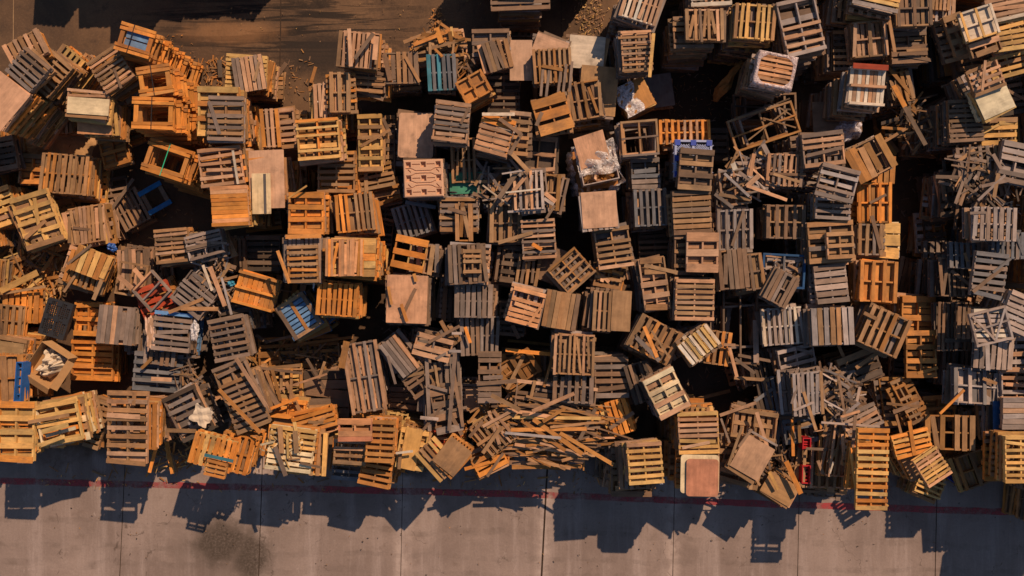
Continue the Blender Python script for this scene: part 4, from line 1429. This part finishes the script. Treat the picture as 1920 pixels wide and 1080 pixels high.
me = bpy.data.meshes.new('ground'); me.from_pydata([(-300, -300, 0), (300, -300, 0), (300, 300, 0), (-300, 300, 0)], [], [(0, 1, 2, 3)])
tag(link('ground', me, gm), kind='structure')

def strip(name, pts, hw, z, mat, wob=0):
    vs, fs = [], []; r = random.Random(4)
    fine_ = []
    for i in range(len(pts) - 1):
        (x0, y0), (x1, y1) = pts[i], pts[i + 1]; n = max(2, int(math.hypot(x1 - x0, y1 - y0) / .25))
        fine_ += [(x0 + (x1 - x0) * k / n, y0 + (y1 - y0) * k / n) for k in range(n)]
    fine_.append(pts[-1])
    for i, (x, y) in enumerate(fine_):
        a = fine_[max(0, i - 1)]; b2 = fine_[min(len(fine_) - 1, i + 1)]
        dx, dy = b2[0] - a[0], b2[1] - a[1]; l = math.hypot(dx, dy); nx, ny = -dy / l, dx / l
        o1, o2 = r.uniform(-wob, wob), r.uniform(-wob, wob)
        vs += [(x + nx * (hw + o1), y + ny * (hw + o1), z), (x - nx * (hw + o2), y - ny * (hw + o2), z)]
    for i in range(len(fine_) - 1): fs.append((2 * i, 2 * i + 1, 2 * i + 3, 2 * i + 2))
    me = bpy.data.meshes.new(name); me.from_pydata(vs, [], fs)
    return tag(link(name, me, mat), kind='structure')
# painted red line, worn
rm, nt, p, out = node_mat('worn_red_paint')
geo = N(nt, 'ShaderNodeNewGeometry')
a = noise(nt, geo.outputs['Position'], 3.0, 8, .75); a2 = noise(nt, geo.outputs['Position'], .5, 3, .5)
p.inputs['Roughness'].default_value = .6
nt.links.new(mix_c(nt, ramp(nt, a2, .3, .7), (.34, .025, .035), (.40, .05, .055)), p.inputs['Base Color'])
tr = N(nt, 'ShaderNodeBsdfTransparent'); mx = N(nt, 'ShaderNodeMixShader')
nt.links.new(math_n(nt, 'MULTIPLY', ramp(nt, math_n(nt, 'MULTIPLY_ADD', a2, .9, a), .70, 1.15), .85), mx.inputs[0])
nt.links.new(tr.outputs[0], mx.inputs[1]); nt.links.new(p.outputs[0], mx.inputs[2]); nt.links.new(mx.outputs[0], out.inputs[0])
line = [at(x, y) for x, y in ((-400, 890), (0, 901.5), (480, 914), (1020, 928), (1440, 945), (1920, 961), (2400, 977))]
strip('red_line_marking', line, .105, .004, rm, .014)
M_JOINT = plain_material('joint_filler', (.045, .03, .022), .9, .1, .4, 4)
for k, (xt, xb, hw) in enumerate([(233, 226, .011), (491, 486, .012), (755, 752, .009), (1025, 1017, .028), (1265, 1262, .009), (1499, 1496, .009), (1757, 1754, .012), (1990, 1986, .01), (-20, -28, .01)]):
    p0, p1 = at(xt, 900), at(xb, 1050)
    dx = (p1[0] - p0[0]) / (p1[1] - p0[1])
    strip('slab_joint', [(p0[0] + dx * 1.5, p0[1] + 1.5), (p0[0] + dx * -14, p0[1] - 14)], hw, .004, M_JOINT, .003)
strip('slab_joint', [at(528, -200), at(526, 60), at(523, 215)], .018, .004, M_JOINT, .006)
strip('slab_joint', [at(1053, -200), at(1052, 80)], .008, .004, M_JOINT, .003)
strip('slab_joint', [at(26, -200), at(25, 75)], .01, .004, plain_material('pale_filler', (.34, .22, .12), .9, .1, .4, 4), .004)

# sawdust heap on the left
sd = plain_material('sawdust', (.40, .235, .115), .95, .1, .35, 9, .02)
def heap(name, px, py, w, h, hgt, rot, seed):
    X, Y = at(px, py, 0); r = random.Random(seed); ph = [r.uniform(0, 6) for _ in range(6)]
    W, Hh = w / 57, h / 57
    def fz(u, v):
        a, b = u * 2 - 1, v * 2 - 1
        rr = max(abs(a), abs(b)); l = math.hypot(a, b)
        if l > 0: a, b = a * rr / l, b * rr / l
        ang = math.atan2(b, a); ed = 1 + .12 * math.sin(3 * ang + ph[0]) + .08 * math.sin(7 * ang + ph[1]) + .04 * math.sin(15 * ang + ph[2])
        return (a * W / 2 * ed, b * Hh / 2 * ed, hgt * max(0, 1 - rr) ** .8 * (1 + .2 * math.sin(9 * a + ph[3]) * math.sin(8 * b + ph[4])) - .01 * rr)
    o = grid_mesh(name, W, Hh, 50, 50, fz, None, sd); o.location = (X, Y, .006); o.rotation_euler = (0, 0, -math.radians(rot))
    return tag(o, kind='structure')
heap('sawdust_mound', 118, 262, 210, 110, .35, -35, 1)
heap('sawdust_mound', 55, 500, 190, 130, .25, -20, 2)
heap('sawdust_mound', 155, 180, 60, 130, .10, -25, 3)

# small splinters and chips: nobody could count them
db = []
r = random.Random(21)
def scatter(px, py, rx, ry, z, n, cols, lmin=.04, lmax=.22, wid=.02, zspread=.05, tilt=.12, ang=None):
    for _ in range(n):
        a = r.uniform(0, 6.28); q = r.random() ** .5
        x, y = px + math.cos(a) * q * rx, py + math.sin(a) * q * ry
        zz = z + r.uniform(0, zspread)
        X, Y = at(x, y, zz); L = r.uniform(lmin, lmax)
        db.append(bx((X, Y, zz + .01), (L / 2, r.uniform(.3, 1) * wid, r.uniform(.003, .008)), bcol(r.choice(cols), r, .3), r.uniform(0, 3.14) if ang is None else r.gauss(0, ang) - .05, r.gauss(0, tilt), r.gauss(0, tilt)))
scatter(1105, 25, 28, 45, 0, 170, 'ytp', .03, .13, .015)
scatter(1110, 60, 60, 70, 0, 80, 'tyb', .02, .08, .01)
scatter(820, 40, 14, 28, 0, 90, 'oqt', .03, .12, .018, .1)
scatter(400, 140, 40, 34, 0, 110, 'qot', .05, .3, .02, .08)
scatter(560, 150, 30, 60, 0, 40, 'qbt', .03, .2, .02)
scatter(330, 120, 40, 60, 0, 60, 'qot', .02, .12, .015)
scatter(700, 40, 280, 50, 0, 60, 'tyb', .02, .07, .008)
scatter(45, 480, 62, 70, .25, 300, 'otqqb', .06, .4, .03, .25, .25)
scatter(45, 480, 62, 70, .4, 60, 'yotqb', .4, 1.2, .06, .3, .2)
scatter(95, 510, 55, 50, .3, 180, 'yoqt', .06, .5, .03, .3, .25)
scatter(90, 250, 50, 50, .1, 120, 'ypo', .03, .14, .012, .15)
scatter(290, 430, 90, 50, 0, 60, 'qbt', .02, .15, .015)
scatter(1310, 200, 60, 70, 0, 120, 'bqtg', .02, .2, .012)
scatter(1330, 720, 50, 40, 0, 40, 'bd', .03, .3, .02)
scatter(1565, 735, 46, 45, 1.8, 90, 'lgbtb', .3, 1.0, .055, .5, .22)
scatter(1565, 735, 46, 45, 1.7, 90, 'lgb', .1, .5, .03, .5, .3)
scatter(1590, 805, 50, 18, 2.0, 30, 'lptg', .3, .9, .05, .2, .2)
scatter(940, 345, 45, 45, 2.0, 46, 'lgtb', .3, 1.0, .055, .3, .2)
scatter(1410, 325, 46, 45, 2.4, 48, 'pltg', .3, .95, .055, .25, .2)
scatter(1850, 330, 75, 50, 2.3, 80, 'gbbtd', .35, 1.1, .055, .3, .2)
scatter(1860, 395, 60, 20, 1.6, 60, 'lwgc', .05, .3, .03, .3, .3)
scatter(1715, 225, 42, 45, 1.3, 75, 'qbtdb', .5, 1.2, .055, .5, .3)
scatter(825, 75, 46, 26, 2.3, 34, 'otq', .3, .8, .06, .25, .25)
scatter(855, 130, 38, 40, 2.1, 80, 'otqb', .1, .5, .035, .25, .3)
scatter(1470, 505, 32, 24, 2.2, 50, 'lbgt', .1, .5, .045, .2, .3)
scatter(1035, 805, 95, 66, 1.6, 110, 'qbtbqp', .5, 2.0, .05, .7, .12, .28)
scatter(930, 790, 45, 50, 1.6, 60, 'tbqp', .3, .9, .05, .6, .3)
scatter(560, 690, 100, 55, .4, 200, 'qbdto', .15, 1.0, .035, .5, .25)
scatter(400, 520, 30, 60, 1.6, 90, 'gbtl', .1, .6, .03, .5, .3)
scatter(350, 720, 26, 60, 1.2, 50, 'tgb', .2, .7, .045, .5, .3)
scatter(310, 850, 60, 40, .1, 90, 'oqty', .1, .6, .03, .3, .3)
scatter(530, 840, 40, 36, 2.78, 40, 'tyqC', .08, .4, .03, .08, .1)
scatter(1420, 860, 70, 40, 1.2, 60, 'tgbd', .3, .9, .045, .6, .3)
scatter(1035, 795, 60, 60, 2.1, 34, 'qtbp', 1.2, 2.5, .045, .35, .06, .22)
scatter(1140, 525, 40, 28, 2.0, 40, 'top', .1, .4, .06, .3, .3)
scatter(1490, 850, 30, 60, .8, 120, 'tbgd', .1, .9, .03, .8, .3)
scatter(1700, 800, 60, 60, .3, 100, 'qtbd', .1, .7, .035, .6, .3)
scatter(960, 900, 940, 26, 0, 420, 'qtbyo', .02, .14, .012)
scatter(960, 885, 940, 20, 0, 60, 'qtbo', .15, .5, .03)
scatter(960, 985, 950, 90, 0, 150, 'ddbt', .015, .06, .014)
scatter(1720, 400, 40, 150, 0, 60, 'bdq', .03, .3, .02)
scatter(760, 640, 60, 60, .2, 70, 'bdgq', .05, .4, .03, .3)
scatter(290, 150, 30, 30, 1.0, 20, 'q', .05, .2)
o = link('wood_debris', boxes_mesh('wood_debris', db), M_WOOD)
tag(o, 'splinters, chips and broken bits of wood strewn over ground and heaps', 'debris', None, 'stuff')

# ---------------------------------------------------------------- light, sky, camera
EL, AZ = 42.0, 36.0
sd_ = Vector((-math.sin(math.radians(AZ)) * math.cos(math.radians(EL)), -math.cos(math.radians(AZ)) * math.cos(math.radians(EL)), -math.sin(math.radians(EL))))
L = bpy.data.lights.new('sun', 'SUN'); L.energy = 5.0; L.angle = math.radians(.5); L.color = (1.0, .71, .47)
lo = bpy.data.objects.new('sun', L); COL.objects.link(lo); lo.rotation_euler = sd_.to_track_quat('-Z', 'Y').to_euler(); lo.location = (20, 25, 30)
w = bpy.data.worlds.new('World'); SC.world = w; w.use_nodes = True
nt = w.node_tree; nt.nodes.clear()
out = nt.nodes.new('ShaderNodeOutputWorld'); bg = nt.nodes.new('ShaderNodeBackground'); sky = nt.nodes.new('ShaderNodeTexSky')
sky.sky_type = 'NISHITA'; sky.sun_disc = False; sky.sun_elevation = math.radians(EL); sky.sun_rotation = math.radians(AZ)
sky.air_density = 1.0; sky.dust_density = .6
nt.links.new(sky.outputs[0], bg.inputs[0]); bg.inputs[1].default_value = .07; nt.links.new(bg.outputs[0], out.inputs[0])
cam = bpy.data.cameras.new('camera'); co = bpy.data.objects.new('camera', cam); COL.objects.link(co)
cam.sensor_width = 36; cam.lens = 36 * F / 1920; cam.clip_end = 1500
co.location = (0, 0, H); co.rotation_euler = (0, 0, 0)
SC.camera = co
SC.view_settings.view_transform = 'Standard'; SC.view_settings.look = 'None'; SC.view_settings.gamma = 1; SC.view_settings.exposure = .02
SC.render.resolution_x = 1920; SC.render.resolution_y = 1080
